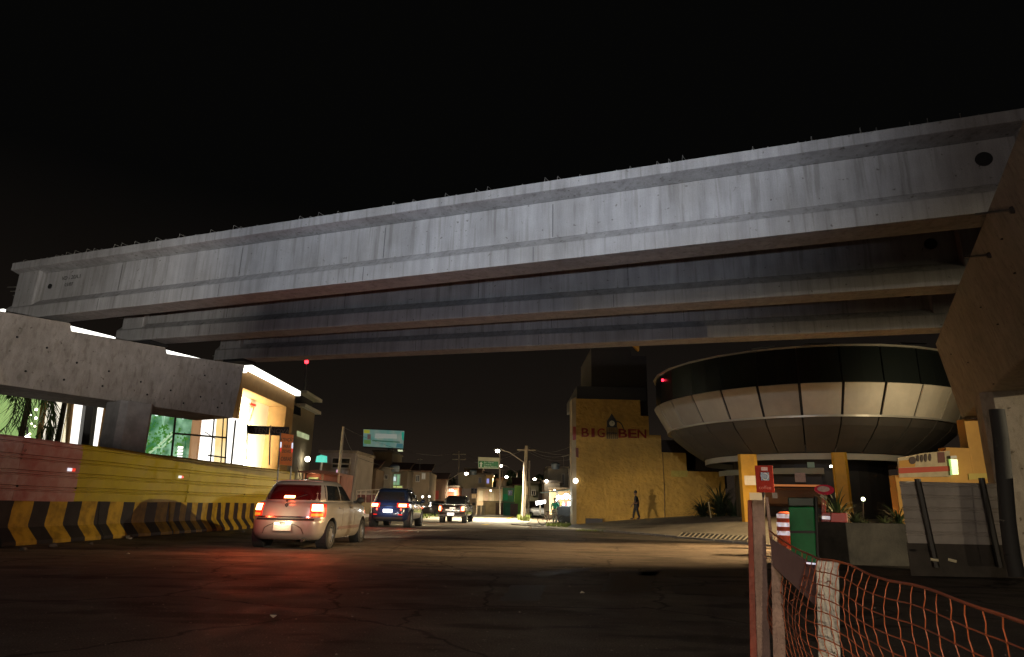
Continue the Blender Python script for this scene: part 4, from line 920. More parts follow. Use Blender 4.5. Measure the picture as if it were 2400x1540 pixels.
# drooping cables
wr=thing('overhead_cables','thin cables sagging between the utility poles','cable',atd(1226,1050,62).to_tuple())
def sag(a,b,s,r=.012):
    mb=MB(); mb.path([a.lerp(b,k/12)-Vector((0,0,s*4*(k/12)*(1-k/12))) for k in range(13)],r,4); obj('cable',mb,M_dark,wr)
sag(atd(1234,1048,62),atd(1350,1060,48),.6); sag(atd(1234,1050,62),atd(1340,1045,60),.5); sag(atd(1234,1048,62),atd(1090,1062,90),1.2)
sag(atd(805,1002,44),atd(1075,1060,90),1.0); sag(atd(805,1004,44),atd(838,1070,36),.3)
# ================================================================ houses
def M_house(c,k): return mat('render_'+k,c,.85,n=.25,ns=.8,bump=.1,bs=10)
M_roof=mat('clay_tiles',(.16,.08,.05),.9,n=.4,ns=6); M_shut=mat('roller_shutter',(.35,.33,.30),.6,n=.2,ns=2); M_door=mat('brown_door',(.10,.05,.03),.6)
HN=[0]
def house(label,px0,px1,pyt,Y,col,feats=(),roof='flat',dep=7,az=90,name='house',cat='house',grp='houses along the far street',pyb=None):
    HN[0]+=1; xm=(px0+px1)/2
    o_=atY(xm,1150,Y); f=Fr((o_.x,o_.y),math.radians(az)); u0,_=f.pix(px0,1160); u1,_=f.pix(px1,1160); _,z1=f.pix(xm,pyt)
    g=base(Y)-.3
    if pyb is not None: _,g=f.pix(xm,pyb)
    o=thing(name,label,cat,f.pt((u0+u1)/2,0,g).to_tuple(),group=grp)
    m=M_house(col,'%d_%d_%d'%tuple(int(c*100) for c in col))
    mb=MB(); f.box(mb,u0,u1,-dep,0,g,z1); obj('wall',mb,m,o)
    if roof=='flat': mb=MB(); f.box(mb,u0-.15,u1+.15,-dep,.2,z1,z1+.22); obj('roof',mb,mat('parapet',(.22,.18,.14),.9,n=.3,ns=2),o)
    elif roof=='gable':
        mb=MB(); h=(u1-u0)*.22; mb.prism([f.pt(u0-.3,.3,z1),f.pt(u1+.3,.3,z1),f.pt((u0+u1)/2,.3,z1+h)],-f.N*(dep+.3)); obj('roof',mb,M_roof,o)
    elif roof=='shed':
        mb=MB(); mb.prism([f.pt(u0-.3,.6,z1),f.pt(u1+.3,.6,z1),f.pt(u1+.3,-2.5,z1+.9),f.pt(u0-.3,-2.5,z1+.9)],(0,0,.12)); obj('roof',mb,M_roof,o)
    for ft_ in feats:
        k,a,b,c,d=ft_[:5]
        ua,_=f.pix(a,(b+d)/2); ub,_=f.pix(c,(b+d)/2); _,zb_=f.pix((a+c)/2,b); _,za=f.pix((a+c)/2,d)
        mt_={'door':M_door,'win':M_glassd,'shut':M_shut}.get(k)
        if isinstance(k,tuple): mt_=emi('lit_%d_%d_%d'%tuple(int(q*100) for q in k[:3]),k[:3],k[3],(.4,.4,.4)); nm='lit_window'
        elif k=='win': nm='window'
        elif k=='door': nm='door'
        else: nm='shutter'
        if len(ft_)>5: mt_=mat('feat_%d_%d_%d'%tuple(int(q*100) for q in ft_[5]),ft_[5],.7,n=.2,ns=2); nm=ft_[6] if len(ft_)>6 else nm
        mb=MB(); f.box(mb,ua,ub,.003,.05,za,zb_); w_=obj(nm,mb,mt_,o)
        if nm in('window','lit_window'):
            mb=MB(); 
            for (p,q,r,s) in ((ua-.08,ub+.08,zb_,zb_+.08),(ua-.08,ub+.08,za-.08,za),(ua-.08,ua,za,zb_),(ub,ub+.08,za,zb_),((ua+ub)/2-.03,(ua+ub)/2+.03,za,zb_)): f.box(mb,p,q,.002,.09,r,s)
            obj('frame',mb,mat('window_frame',(.35,.32,.28),.7),w_)
    return o
house('two storey house with dark ribbon windows behind the cyan sign',742,826,1062,52,(.30,.25,.22),[('win',780,1075,820,1086),('win',780,1089,818,1096),((.9,.45,.75,.9),789,1101,796,1110),((.6,.4,.4,.5),803,1103,806,1110),((.6,.4,.4,.4),812,1105,815,1110)],dep=6,az=92)
house('dark brown house with a plain upper wall between the leaning pole and white doorway house',834,878,1100,62,(.20,.13,.08),[('win',840,1125,848,1140),('door',862,1150,870,1172)],'shed')
house('tall dark block under the billboard',868,912,1060,74,(.22,.16,.09),[])
house('pale framed balcony doorway house below the billboard',880,912,1100,66,(.30,.26,.20),[('door',889,1105,898,1132,(.62,.55,.42),'door_frame'),('win',890,1112,896,1130),('win',902,1114,908,1122),((.55,.40,.5,.7),872,1139,890,1147)],'flat')
house('house with a small green lit room above the dark blue car',912,952,1104,68,(.16,.12,.08),[((.20,.50,.26,.55),921,1112,937,1137),((.75,.8,.9,1.5),923,1117,929,1128),((.62,.72,.2,.7),915,1139,943,1143)],'shed')
house('brown two storey house with two narrow windows right of the green lit room',950,1004,1106,72,(.26,.19,.12),[('win',958,1115,966,1128),('win',976,1115,982,1128),((.45,.38,.28,.4),990,1110,996,1122)],'shed')
house('low dark house with red gate left of the coral shop',1000,1044,1125,84,(.15,.09,.06),[('door',1020,1150,1028,1172,(.35,.04,.03),'gate')],'shed')
house('coral painted small shop left of the black pickup',1030,1074,1142,86,(.60,.20,.12),[((1,.55,.35,.7),1037,1148,1046,1165),((1,.85,.65,1.1),1052,1146,1060,1152),('door',1064,1148,1070,1168,(.55,.45,.36))],'flat')
house('big grey house with a plain side wall behind the double street lamp',1072,1144,1112,92,(.34,.29,.19),[('win',1122,1120,1128,1132),('shut',1078,1145,1102,1170),('win',1104,1145,1118,1156),((.55,.30,.06,.5),1106,1158,1116,1168)],'flat',10)
house('brown box storey on top of the big grey house',1086,1128,1100,94,(.26,.15,.08),[],'flat',5,pyb=1111)
house('narrow yellow house with one blue lit window',1137,1153,1114,90,(.62,.42,.14),[((.35,.35,.9,.9),1141,1122,1146,1133),('door',1139,1150,1147,1170,(.5,.35,.25))],'flat',6)
house('cream shop row with vertical striped shutters',1118,1180,1146,88,(.55,.42,.28),[('shut',1122,1150,1132,1174,(.70,.6,.45)),('shut',1136,1150,1144,1174,(.55,.38,.28)),('shut',1148,1150,1158,1174,(.66,.52,.38)),('shut',1162,1150,1170,1174,(.5,.35,.25))],'flat',5)
house('small house with three arched pale windows under a gable',1162,1186,1124,94,(.38,.30,.25),[('shut',1166,1128,1170,1140,(.55,.48,.42)),('shut',1173,1128,1177,1140,(.55,.48,.42)),('shut',1180,1128,1184,1140,(.55,.48,.42))],'gable',6,pyb=1146)
house('teal and green house behind the red shirted walker',1178,1214,1144,82,(.10,.30,.20),[('win',1192,1150,1200,1160),('shut',1180,1158,1190,1172,(.02,.42,.26))],'flat',6)
house('lime green gatehouse just left of the thick bare pole',1206,1224,1138,78,(.30,.62,.12),[],'shed',4)
house('dark green walled house right of the thick bare pole',1228,1262,1132,96,(.16,.15,.10),[('win',1246,1150,1254,1160),('shut',1232,1140,1242,1160,(.4,.3,.18))],'flat')
hb=house('grey upper block with a small white lamp, right of the last street lamp',1284,1330,1098,74,(.27,.23,.17),[('win',1318,1112,1322,1136)],'flat',8)
house('beige stepped storey in front of the grey upper block',1276,1312,1131,70,(.42,.35,.26),[],'flat',5)
p=atY(1281,1128,69.5); mb=MB(); mb.sphere(p,.16,8); obj('wall_lamp',mb,E_lamp,hb)
wl=thing('garden_wall','cream plastered yard wall behind the food cart','wall',atY(1305,1190,60).to_tuple())
fw_=Fr((atY(1305,1190,60).x,60),math.radians(90)); mb=MB(); fw_.pbox(mb,1288,1352,1146,1206,-.3,0); obj('wall',mb,mat('cream_plaster',(.62,.50,.32),.85,n=.2,ns=1.5),wl)
mb=MB(); fw_.pbox(mb,1286,1354,1143,1146.5,-.4,.1); obj('coping',mb,mat('parapet',(.2,.2,.2)),wl)
# far dark tree masses
def blob(name,label,px,pyt,pyb,wpx,d,m,n=900,seed=1,cat='tree',trunk=True,grp=None,ls=None):
    R.seed(seed); c=atd(px,pyb,d); t=atd(px,pyt,d); g=gz(c.x,c.y); sc_=d/1551; rx=wpx*sc_/2; h=t.z-c.z; o=thing(name,label,cat,(c.x,c.y,g),group=grp)
    cz=c.z+h*.55; ls=ls or h*.06
    if trunk:
        mb=MB(); mb.path([(c.x,c.y,g-.1),(c.x+.1*rx,c.y,g+(cz-g)*.6),(c.x,c.y,cz)],[rx*.09,rx*.06,rx*.03],7)
        for k in range(4):
            a=k*1.6; mb.path([(c.x+.05*rx,c.y,g+(cz-g)*.6),(c.x+math.cos(a)*rx*.5,c.y+math.sin(a)*rx*.5,cz+h*.15)],[rx*.04,rx*.015],5)
        obj('trunk',mb,M_trunk,o)
    mb=MB(); cl=[(R.uniform(-.6,.6),R.uniform(-.6,.6),R.uniform(-.3,.32),R.uniform(.25,.5)) for _ in range(12)]
    for k in range(n):
        q=R.choice(cl); v=Vector((R.gauss(0,1),R.gauss(0,1),R.gauss(0,1))).normalized()*q[3]*R.uniform(.6,1.05)
        p=Vector((c.x+(q[0]+v.x)*rx,c.y+(q[1]+v.y)*rx,cz+(q[2]+v.z*.8)*h*.62))
        if p.z<g+.03: continue
        a=Vector((R.gauss(0,1),R.gauss(0,1),R.gauss(0,1))).normalized(); b=a.cross(Vector((R.gauss(0,1),R.gauss(0,1),R.gauss(0,1)))).normalized()
        s=ls*R.uniform(.6,1.3); mb.add([p-a*s,p+b*s*.5,p+a*s,p-b*s*.5],[(0,1,2,3)])
    obj('crown',mb,m,o); return o
M_leaf=mat('dark_leaves',(.035,.055,.015),.7,n=.5,ns=2)
for k,(px,pyt,w_,d,lb) in enumerate(((1035,1108,70,100,'dark tree crown above the low dark house'),(1205,1100,60,125,'dark tree behind the teal house'),(1268,1105,50,120,'dark tree between the last street lamp and the grey block'),(935,1090,60,105,'dark tree behind the green lit room'),(985,1098,50,110,'dark tree behind the brown two storey house'),(1150,1096,50,130,'dark tree behind the narrow yellow house'))):
    blob('tree',lb,px,pyt,1175,w_,d,M_leaf,1400,20+k,grp='trees behind the far houses')
# ================================================================ billboard, direction sign, cyan sign, kiosk
p=atY(899,1028,105); bb=thing('billboard','blue green billboard high on a post over the houses','billboard',(p.x,p.y,gz(p.x,p.y))); f=Fr((p.x,p.y),math.radians(92))
def bbmat():
    m=bpy.data.materials.new('billboard_print'); m.use_nodes=True; t=m.node_tree; b=t.nodes['Principled BSDF']; tc=t.nodes.new('ShaderNodeTexCoord'); no=t.nodes.new('ShaderNodeTexNoise'); no.inputs['Scale'].default_value=.5
    rr=t.nodes.new('ShaderNodeValToRGB'); e=rr.color_ramp.elements; e[0].position=.35; e[0].color=(.10,.30,.26,1); e[1].position=.65; e[1].color=(.30,.36,.30,1)
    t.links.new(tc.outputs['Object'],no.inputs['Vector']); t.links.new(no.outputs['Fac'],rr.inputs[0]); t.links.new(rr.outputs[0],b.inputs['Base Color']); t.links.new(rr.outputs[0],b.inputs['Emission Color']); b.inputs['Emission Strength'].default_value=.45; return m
mb=MB(); f.quad(mb,[(852,1006),(947,1010),(944,1051),(851,1046)],-.3,0); obj('panel',mb,bbmat(),bb)
for nm,q,c in (('yellow_patch',[(853,1007),(867,1008),(866,1016),(853,1015)],(.45,.45,.05)),('figure_print',[(861,1018),(869,1018),(869,1030),(861,1030)],(.16,.10,.09)),('green_patch',[(853,1031),(869,1031),(869,1041),(853,1040)],(.14,.26,.07)),('text_band',[(873,1031),(937,1035),(937,1038),(873,1034)],(.05,.15,.10)),('teal_corner',[(941,1013),(947,1013),(946,1033),(942,1030)],(.03,.40,.28)),('blue_corner',[(930,1039),(944,1040),(944,1050),(928,1049)],(.07,.20,.22)),('pale_block',[(880,1016),(930,1018),(930,1028),(878,1027)],(.42,.46,.40))):
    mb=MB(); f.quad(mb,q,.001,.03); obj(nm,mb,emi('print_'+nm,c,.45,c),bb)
mb=MB(); f.quad(mb,[(851,1006),(852,1004.5),(948,1008.5),(947,1010)],-.3,.05); f.quad(mb,[(851,1046),(944,1051),(944,1053),(851,1048)],-.3,.05); obj('frame',mb,M_dark,bb)
mb=MB(); bar(f,mb,(913,1050),(912,1150),.3,-.5); obj('post',mb,M_steel,bb)
mb=MB(); f.quad(mb,[(932,1054),(943,1054),(944,1058),(933,1058)],.6,.8); obj('flood_lamp',mb,emi('billboard_lamp',(.75,.8,.5),.9,(.5,.5,.5)),bb)
p=atY(1145,1085,66); ds=thing('direction_sign','green direction sign with an up arrow left of the highest street lamp','road sign',(p.x+1.2,p.y,gz(p.x,p.y))); f=Fr((p.x,p.y),math.radians(90))
mb=MB(); f.quad(mb,[(1120.5,1071),(1170,1073),(1169,1098.5),(1121,1097.5)],-.04,0); obj('panel',mb,mat('pale_sign_edge',(.50,.50,.36),.4),ds)
mb=MB(); f.quad(mb,[(1122,1080),(1168,1082),(1167.5,1096.5),(1122,1095.5)],.001,.015); obj('green_field',mb,mat('green_sign',(.01,.14,.025),.4),ds)
u,z=f.pix(1127.5,1088.5); mb=MB(); mb.prism([f.pt(u+a,.02,z+b) for a,b in ((-.07,-.26),(.07,-.26),(.07,.04),(.17,.04),(0,.27),(-.17,.04),(-.07,.04))],f.N*.01); obj('arrow',mb,mat('sign_white',(.7,.72,.6),.4),ds)
for s,yy in (('Av. Mário','1083.5'),('Centro','1088.5'),('Bairro Novo','1093.5')):
    u,z=f.pix(1134,float(yy)); text('lettering',s,.21,MATS['sign_white'],ds,f.pt(u,.02,z),f.U,ext=.005,align='LEFT',xs=1.2)
mb=MB(); bar(f,mb,(1171,1060),(1172,1205),.07,-.1); bar(f,mb,(1122,1078),(1172,1078),.05,-.1); obj('post',mb,MATS['lamp_pole'],ds)
p=atY(753,1075,46); cs=thing('cyan_sign','small glowing cyan sign on a white post before the ribbon window house','sign',(p.x,p.y,gz(p.x,p.y))); f=Fr((p.x,p.y),math.radians(90))
mb=MB(); f.quad(mb,[(742,1069),(752,1066),(766,1069),(766,1084),(739,1083)],-.05,.05); obj('panel',mb,emi('cyan_glow',(.04,.62,.50),.85,(.1,.5,.45)),cs,bevel=.02)
mb=MB(); bar(f,mb,(755,1084),(751,1108),.06,0); bar(f,mb,(751,1108),(747,1190),.06,0); obj('post',mb,M_white,cs)
p=atY(750,1130,34); ks=thing('kiosk','open kiosk with a brown flat roof above the silver hatchback','kiosk',(p.x,p.y,0)); f=Fr((p.x,p.y),math.radians(90))
mb=MB(); f.quad(mb,[(696,1104),(745,1101),(792,1108),(792,1114),(745,1109),(698,1107)],-3,.4); obj('roof',mb,mat('kiosk_roof',(.24,.10,.06),.8,n=.3,ns=2),ks)
mb=MB(); f.pbox(mb,708,792,1110,1190,-3,-.5); obj('wall',mb,mat('kiosk_wall',(.26,.10,.06),.8,n=.3,ns=2),ks)
for px in (708,752,790):
    mb=MB(); bar(f,mb,(px+4,1108),(px,1190),.06,.1); obj('post',mb,mat('kiosk_post',(.5,.32,.18),.7),ks)
mb=MB(); f.pbox(mb,718,740,1118,1122,-.49,-.4); obj('sign_strip',mb,emi('kiosk_glow',(.3,.5,.15),.3,(.3,.4,.2)),ks)
light('kiosk_light','POINT',f.pt(-.4,-.1,2.3),(1,.55,.3),10,ks,size=.1)
# picket fence / red railing left of the dark blue car
rl=thing('white_railing','thin white railing with dark red panels left of the dark blue car','railing',atY(880,1150,50).to_tuple()); f=Fr((atY(880,1150,50).x,50),math.radians(90))
mb=MB()
for (p,q) in (((836,1150),(898,1147)),((836,1158),(898,1158)),((846,1148),(845,1180)),((872,1148),(871,1178)),((836,1150),(835,1185)),((858,1148),(857,1178))): bar(f,mb,p,q,.035,.05)
obj('rail',mb,mat('railing_white',(.6,.5,.42),.6),rl)
mb=MB(); f.pbox(mb,838,898,1160,1178,-.05,0); obj('panel',mb,mat('dark_red_panel',(.14,.03,.03),.6),rl)
lw=thing('low_wall','pale low yard wall below the white railing','wall',atY(870,1185,49).to_tuple()); f=Fr((atY(870,1185,49).x,48),math.radians(90)); mb=MB(); f.pbox(mb,836,900,1178,1205,-.3,0); obj('wall',mb,mat('pale_wall',(.45,.36,.22),.85,n=.3,ns=2),lw)
# white roadside boxes near the pickup
for k,(px,lb) in enumerate(((1112,'left one of three pale kerbside posts right of the pickup'),(1123,'middle one of three pale kerbside posts right of the pickup'),(1133,'right one of three pale kerbside posts right of the pickup'))):
    p=atY(px,1190,78); mb=MB(); mb.box(p.x-.22,p.x+.22,77.8,78.2,base(78)-.1,base(78)+1.1); tag(obj('kerbside_post',mb,mat('pale_post_paint',(.6,.5,.33),.8),bevel=.04),lb,'post','pale kerbside posts')
# glowing ad panel on a post
p=atY(1266,1177,64); ap=thing('lit_panel','small glowing white panel on a post behind the food cart','sign',(p.x,p.y,gz(p.x,p.y))); f=Fr((p.x,p.y),math.radians(90))
mb=MB(); f.quad(mb,[(1255,1175),(1279,1172),(1279,1179),(1257,1184)],-.1,.1); obj('panel',mb,emi('white_panel_glow',(1,.98,.95),5,(.8,.8,.8)),ap); mb=MB(); bar(f,mb,(1266,1183),(1266,1205),.07,0); obj('post',mb,M_steel,ap)
light('panel_light','POINT',f.pt(0,.6,p.z),(1,.95,.9),70,ap,size=.3)
# ================================================================ ochre stepped building with the clock tower sign
YW=42.; fy=Fr((0,YW),math.radians(90))
def owall():
    m=mat('ochre_wall',(.50,.29,.055),.8,n=.22,ns=.9,bump=1.0,bs=3.2,bd=.16,col2=(.36,.21,.045)); return m
M_och=owall(); M_och2=mat('ochre_column',(.62,.33,.02),.6,n=.25,ns=2)
yb=thing('stepped_building','ochre stepped wall with red lettering and a clock tower emblem','building',(6,YW,0))
def stp(px0,px1,pyt,nm='wall'):
    u0,_=fy.pix(px0,1150); u1,_=fy.pix(px1,1150); _,z=fy.pix((px0+px1)/2,pyt); return u0,u1,z
S_=[stp(1351,1507,936),stp(1507,1526,975),stp(1526,1554,1020),stp(1554,1612,1061),stp(1612,1700,1105.5)]
P=[fy.pt(S_[0][0],0,-.6)]; 
for (u0,u1,z) in S_: P+= [fy.pt(u0,0,z),fy.pt(u1,0,z)]
P.append(fy.pt(S_[-1][1],0,-.6)); mb=MB(); mb.prism(P,(0,2.2,0)); obj('wall',mb,M_och,yb)
# dark parapets and blocks behind
u0,u1,z=S_[0]; mb=MB(); mb.hexa([fy.pt(u0+.1,-.3,z),fy.pt(u1+.5,-.3,z),fy.pt(u1+.5,-8,z),fy.pt(u0+.1,-8,z)]+[fy.pt(a,b,fy.pix(1430,905)[1]) for a,b in ((u0+.1,-.3),(u1+.5,-.3),(u1+.5,-8),(u0+.1,-8))]); obj('roof_block',mb,M_dark,yb)
mb=MB(); 
for (a,b,c,d) in ((1392,1492,812,906),(1492,1530,830,1010),(1556,1640,1030,1062),(1612,1712,1050,1106)): 
    mb=MB(); u0,u1,z=stp(a,b,c); _,zz=fy.pix((a+b)/2,d); fy.box(mb,u0,u1,-7,-.6,min(zz,z-.1)-1,z); obj('roof_block',mb,mat('dark_brown_block',(.016,.010,.007),.9),yb)
mb=MB(); fy.quad(mb,[(1485,809),(1498,809),(1498,822),(1493,818)],-.5,-.1); obj('orange_trim',mb,mat('orange_trim',(.7,.32,.03),.6),yb)
# left side wall and its red sign, lamp
mb=MB(); fy.quad(mb,[(1340,935),(1351,930),(1351,1237),(1342,1232)],-1.5,-.02); obj('side_wall',mb,mat('side_render',(.42,.34,.22),.85,n=.3,ns=1),yb)
M_lred=mat('letter_red',(.20,.018,.012),.25,coat=.6); M_ink=mat('emblem_black',(.012,.014,.02),.4); M_face=mat('clock_face',(.55,.52,.36),.5)
uB0,zB=fy.pix(1361,1015); uB1,_=fy.pix(1418,1015); uE0,_=fy.pix(1447,1015); uE1,_=fy.pix(1515,1015)
def word(s,ua,ub):
    ls=[]; t=None; w=(ub-ua)/3
    for k,ch in enumerate(s):
        t=text('letter',ch,.80,M_lred,yb,fy.pt(ua+w*(k+.5),.06,zB),(1,0,0),ext=.06,xs=1.0,bold=.010)
        xs_=[v.co.x for v in t.data.vertices]; cx_=(min(xs_)+max(xs_))/2; sx=min(2.2,w*(.9 if ch!='I' else .45)/(max(xs_)-min(xs_)))
        for v in t.data.vertices: v.co.x=cx_+(v.co.x-cx_)*sx
word('BIG',uB0,uB1); word('BEN',uE0,uE1)
uT0,_=fy.pix(1422,1000); uT1,_=fy.pix(1445,1000); _,zt0=fy.pix(1433,1029); _,zt1=fy.pix(1433,1002); _,zt2_=fy.pix(1433,988); _,zt3_=fy.pix(1433,974)
uc=(uT0+uT1)/2; hw=(uT1-uT0)/2
em=yb
mb=MB(); mb.prism([fy.pt(uc-hw,.16,zt1),fy.pt(uc+hw,.16,zt1),fy.pt(uc+hw,.16,zt2_),fy.pt(uc+hw*.5,.16,(zt2_+zt3_)/2+.04),fy.pt(uc,.16,zt3_+.12),fy.pt(uc-hw*.5,.16,(zt2_+zt3_)/2+.04),fy.pt(uc-hw,.16,zt2_)],fy.N*-.12); obj('tower_top',mb,M_ink,yb)
mb=MB(); mb.lathe([(.001,0),(hw*.56,0),(hw*.56,-.03)],fy.pt(uc,.19,(zt1+zt2_)/2+.05),(0,-1,0),24); cf=obj('clock_face',mb,M_face,yb)
mb=MB(); c_=fy.pt(uc,.235,(zt1+zt2_)/2+.05); mb.tube(c_,c_+Vector((0,0,.13)),.012,n=5); mb.tube(c_,c_+Vector((.09,0,.05)),.012,n=5); obj('clock_hand',mb,M_ink,yb)
for k in range(6):
    u=uc-hw+hw*2*k/5; mb=MB(); fy.box(mb,u-.025,u+.025,.05,.16,zt0,zt1); obj('tower_bar',mb,M_ink,yb)
mb=MB(); fy.box(mb,uc-hw,uc+hw,.05,.12,(zt0+zt1)/2-.03,(zt0+zt1)/2+.03); obj('tower_bar',mb,M_ink,yb)
mb=MB(); mb.path([fy.pt(uc+hw+.02+.42*math.sin(a),.1,zt2_-.62+.62*math.cos(a)) for a in fr(0,1.45,8)],.035,6); obj('emblem_arc',mb,M_ink,yb)
mb=MB(); fy.quad(mb,[(1343,1000),(1350,1000),(1350,1030),(1343,1032)],.0,.1); obj('side_sign',mb,mat('side_red',(.30,.03,.015),.4),yb)
mb=MB(); fy.quad(mb,[(1349,1049),(1356,1050),(1356,1073),(1350,1070)],.0,.08); obj('red_awning',mb,mat('awning_red',(.14,.03,.015),.6),yb)
u,z=fy.pix(1349,1127,.3); p=fy.pt(u,.35,z); mb=MB(); mb.sphere(p,.17,10); obj('wall_lamp',mb,emi('wall_globe',(1,.95,.85),4,(.8,.8,.8)),yb); light('lamp_light','SPOT',p+Vector((-.4,0,0)),(1,.86,.62),2600,yb,aim=p+Vector((-7,-2,-4)),size=.15,spot=110,blend=.6)
mb=MB(); fy.quad(mb,[(1573,1103),(1612,1103),(1612,1118),(1573,1117)],.0,.03); obj('pale_notice',mb,mat('faded_notice',(.46,.36,.07),.7,n=.3,ns=4),yb)
mb=MB(); fy.pbox(mb,1372,1411,1215,1236,-.1,.35); tag(obj('utility_box',mb,mat('slate_box',(.05,.045,.05),.7),bevel=.02),'low dark slate box at the foot of the ochre wall','box')
# ================================================================ round restaurant
aL,_=azt(1566,1012); aR,_=azt(2257,983); ac=(aL+aR)/2; hf=(aR-aL)/2; RL=6.5; DC=RL/math.sin(hf)
RC=Vector((DC*math.sin(ac),DC*math.cos(ac),0)); RU=DC*math.sin(hf+math.radians(1.1))
def zat(px,py,rr):
    a,t=azt(px,py); 
    # distance along this azimuth to the circle of radius rr
    b=a-ac; q=DC*math.cos(b)-math.sqrt(max(0,rr*rr-(DC*math.sin(b))**2)); return H+t*q
zl=zat(2046,974,RL); zu=zat(2046,896,RU); zg=zat(2046,809,RU); RS=4.9; zs=zat(1930,1060,RS); RB=4.75; 
rs=thing('round_restaurant','dark saucer shaped restaurant with a pale panelled rim on yellow columns','restaurant',RC.to_tuple())
def ring(mb,prof,a0,a1,n): # angles measured from the direction to the camera
    P=[]
    for r,z in prof: P.append([RC+Vector((-math.sin(ac+a)*0,0,0))+Vector((r*math.cos(-math.pi/2-ac+a),r*math.sin(-math.pi/2-ac+a),z)) for a in fr(a0,a1,n)])
    return mb.grid(P)
# direction to camera from RC is angle atan2(-cos ac,-sin ac)
tc_=math.atan2(-RC.y,-RC.x)
def ring(mb,prof,a0,a1,n):
    P=[]
    for r,z in prof: P.append([RC+Vector((r*math.cos(tc_+a),r*math.sin(tc_+a),z)) for a in fr(a0,a1,n)])
    return mb.grid(P)
NP=28
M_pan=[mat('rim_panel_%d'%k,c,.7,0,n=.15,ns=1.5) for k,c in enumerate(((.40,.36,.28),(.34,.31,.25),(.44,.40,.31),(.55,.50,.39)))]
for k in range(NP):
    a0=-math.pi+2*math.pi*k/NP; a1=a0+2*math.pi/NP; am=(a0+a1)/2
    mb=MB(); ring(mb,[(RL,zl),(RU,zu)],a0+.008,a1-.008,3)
    o=obj('rim_panel',mb,M_pan[3 if .0<am<.95 else (k%3)],rs); s_=o.modifiers.new('s','SOLIDIFY'); s_.thickness=.06  # right-hand panels take a paler copy; lamplight is put into the colour
for k in range(NP):
    a0=-math.pi+2*math.pi*k/NP; a1=a0+2*math.pi/NP
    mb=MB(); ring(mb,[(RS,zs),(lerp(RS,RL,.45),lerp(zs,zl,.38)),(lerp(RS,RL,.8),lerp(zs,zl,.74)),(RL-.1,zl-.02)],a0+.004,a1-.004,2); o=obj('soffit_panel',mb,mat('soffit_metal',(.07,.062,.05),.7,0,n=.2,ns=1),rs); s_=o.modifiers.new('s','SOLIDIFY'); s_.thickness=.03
    mb=MB(); ring(mb,[(RU-.12,zu),(RU-.12,zg)],a0+.004,a1-.004,2); o=obj('glass_pane',mb,mat('band_glass',(.010,.013,.012),.25,spec=.3),rs); s_=o.modifiers.new('s','SOLIDIFY'); s_.thickness=.02
mb=MB(); ring(mb,[(RL-.12,zl-.03),(RL+.05,zl-.05),(RL+.05,zl+.03),(RL-.05,zl+.03)],-math.pi,math.pi,84); obj('rim_edge',mb,mat('rim_edge',(.42,.40,.33),.4,.3),rs)
mb=MB(); ring(mb,[(RU-.14,zg),(RU+.0,zg),(RU+.0,zg+.06),(RU-.14,zg+.06)],-math.pi,math.pi,28); obj('eave_trim',mb,mat('eave_trim',(.55,.52,.42),.35,.4),rs)
mb=MB(); ring(mb,[(RU-.14,zg+.10),(RU-1.2,zg+.35),(.01,zg+1.3)],-math.pi,math.pi,56); ring(mb,[(RS,zs),(.01,zs-.0)],-math.pi,math.pi,56); obj('roof',mb,M_dark,rs)
mb=MB(); ring(mb,[(RL-.3,zl),(RU-.25,zu),(RU-.25,zg)],-math.pi,math.pi,56); obj('inner_shell',mb,M_dark,rs)
mb=MB(); ring(mb,[(RB,zs-.28),(RB,zs-.02),(RB-.3,zs-.02)],-math.pi,math.pi,56); obj('ring_beam',mb,mat('ring_beam',(.36,.34,.27),.6),rs)
mb=MB(); ring(mb,[(RB-.5,zs-.85),(RB-.5,zs-.6),(RB-.8,zs-.6)],-1.2,.15,24); obj('ring_beam',mb,mat('ring_beam_b',(.24,.24,.17),.6),rs)
mb=MB(); ring(mb,[(3.4,-.1),(3.4,zs)],-math.pi,math.pi,40); obj('core_wall',mb,M_dark,rs)
for k in range(5):
    a=(.0,-.62,.9,2.2,-2.2)[k]
for px,wpx,dd in ((1754,40,RB+.1),(1971,30,RB+.1),(2330,30,RB),(1600,10,RB)):
    a,t=azt(px,1110)
    if abs(a-ac)*DC>dd: continue
    b=a-ac; q=DC*math.cos(b)-math.sqrt(max(0,dd*dd-(DC*math.sin(b))**2)); p=Vector((q*math.sin(a),q*math.cos(a),0)); hw_=wpx/1551*q/2
    mb=MB(); column(mb,p,hw_,.3,Vector((math.cos(a),-math.sin(a),0)),-.2,zs-.02); obj('column',mb,M_och2,rs)
def atrest(px,py,dd,off=0):
    a,t=azt(px,py); b=a-ac; q=DC*math.cos(b)-math.sqrt(max(0,dd*dd-(DC*math.sin(b))**2))-off; return Vector((q*math.sin(a),q*math.cos(a),H+t*q))
for px,py in ((1700,1053),(1730,1052),(1790,1052),(1895,1051),(1950,1052),(2052,1053),(2230-60,1057)):
    try: p=atrest(px,py,RS-.1)
    except Exception: continue
    mb=MB(); mb.sphere(p-Vector((0,0,.05)),.045,8); obj('soffit_lamp',mb,emi('soffit_lamp',(1,.8,.5),5,(.8,.8,.8)),rs)
p=atrest(1553,891,RU-.05); mb=MB(); mb.sphere(p,.07,8); obj('red_indicator',mb,emi('red_dot',(1,.02,.05),6,(.4,0,0)),rs)
for k,(a_,b_) in enumerate((((1762,818),(1815,811)),((1885,806),(1950,805)),((2110,804),(2170,806)))):
    q0_=atrest(a_[0],a_[1],RU-1.0); q1_=atrest(b_[0],b_[1],RU-1.0); mb=MB(); mb.tube(q0_,q1_,.03,n=5); obj('roof_gutter',mb,MATS['eave_trim'],rs)
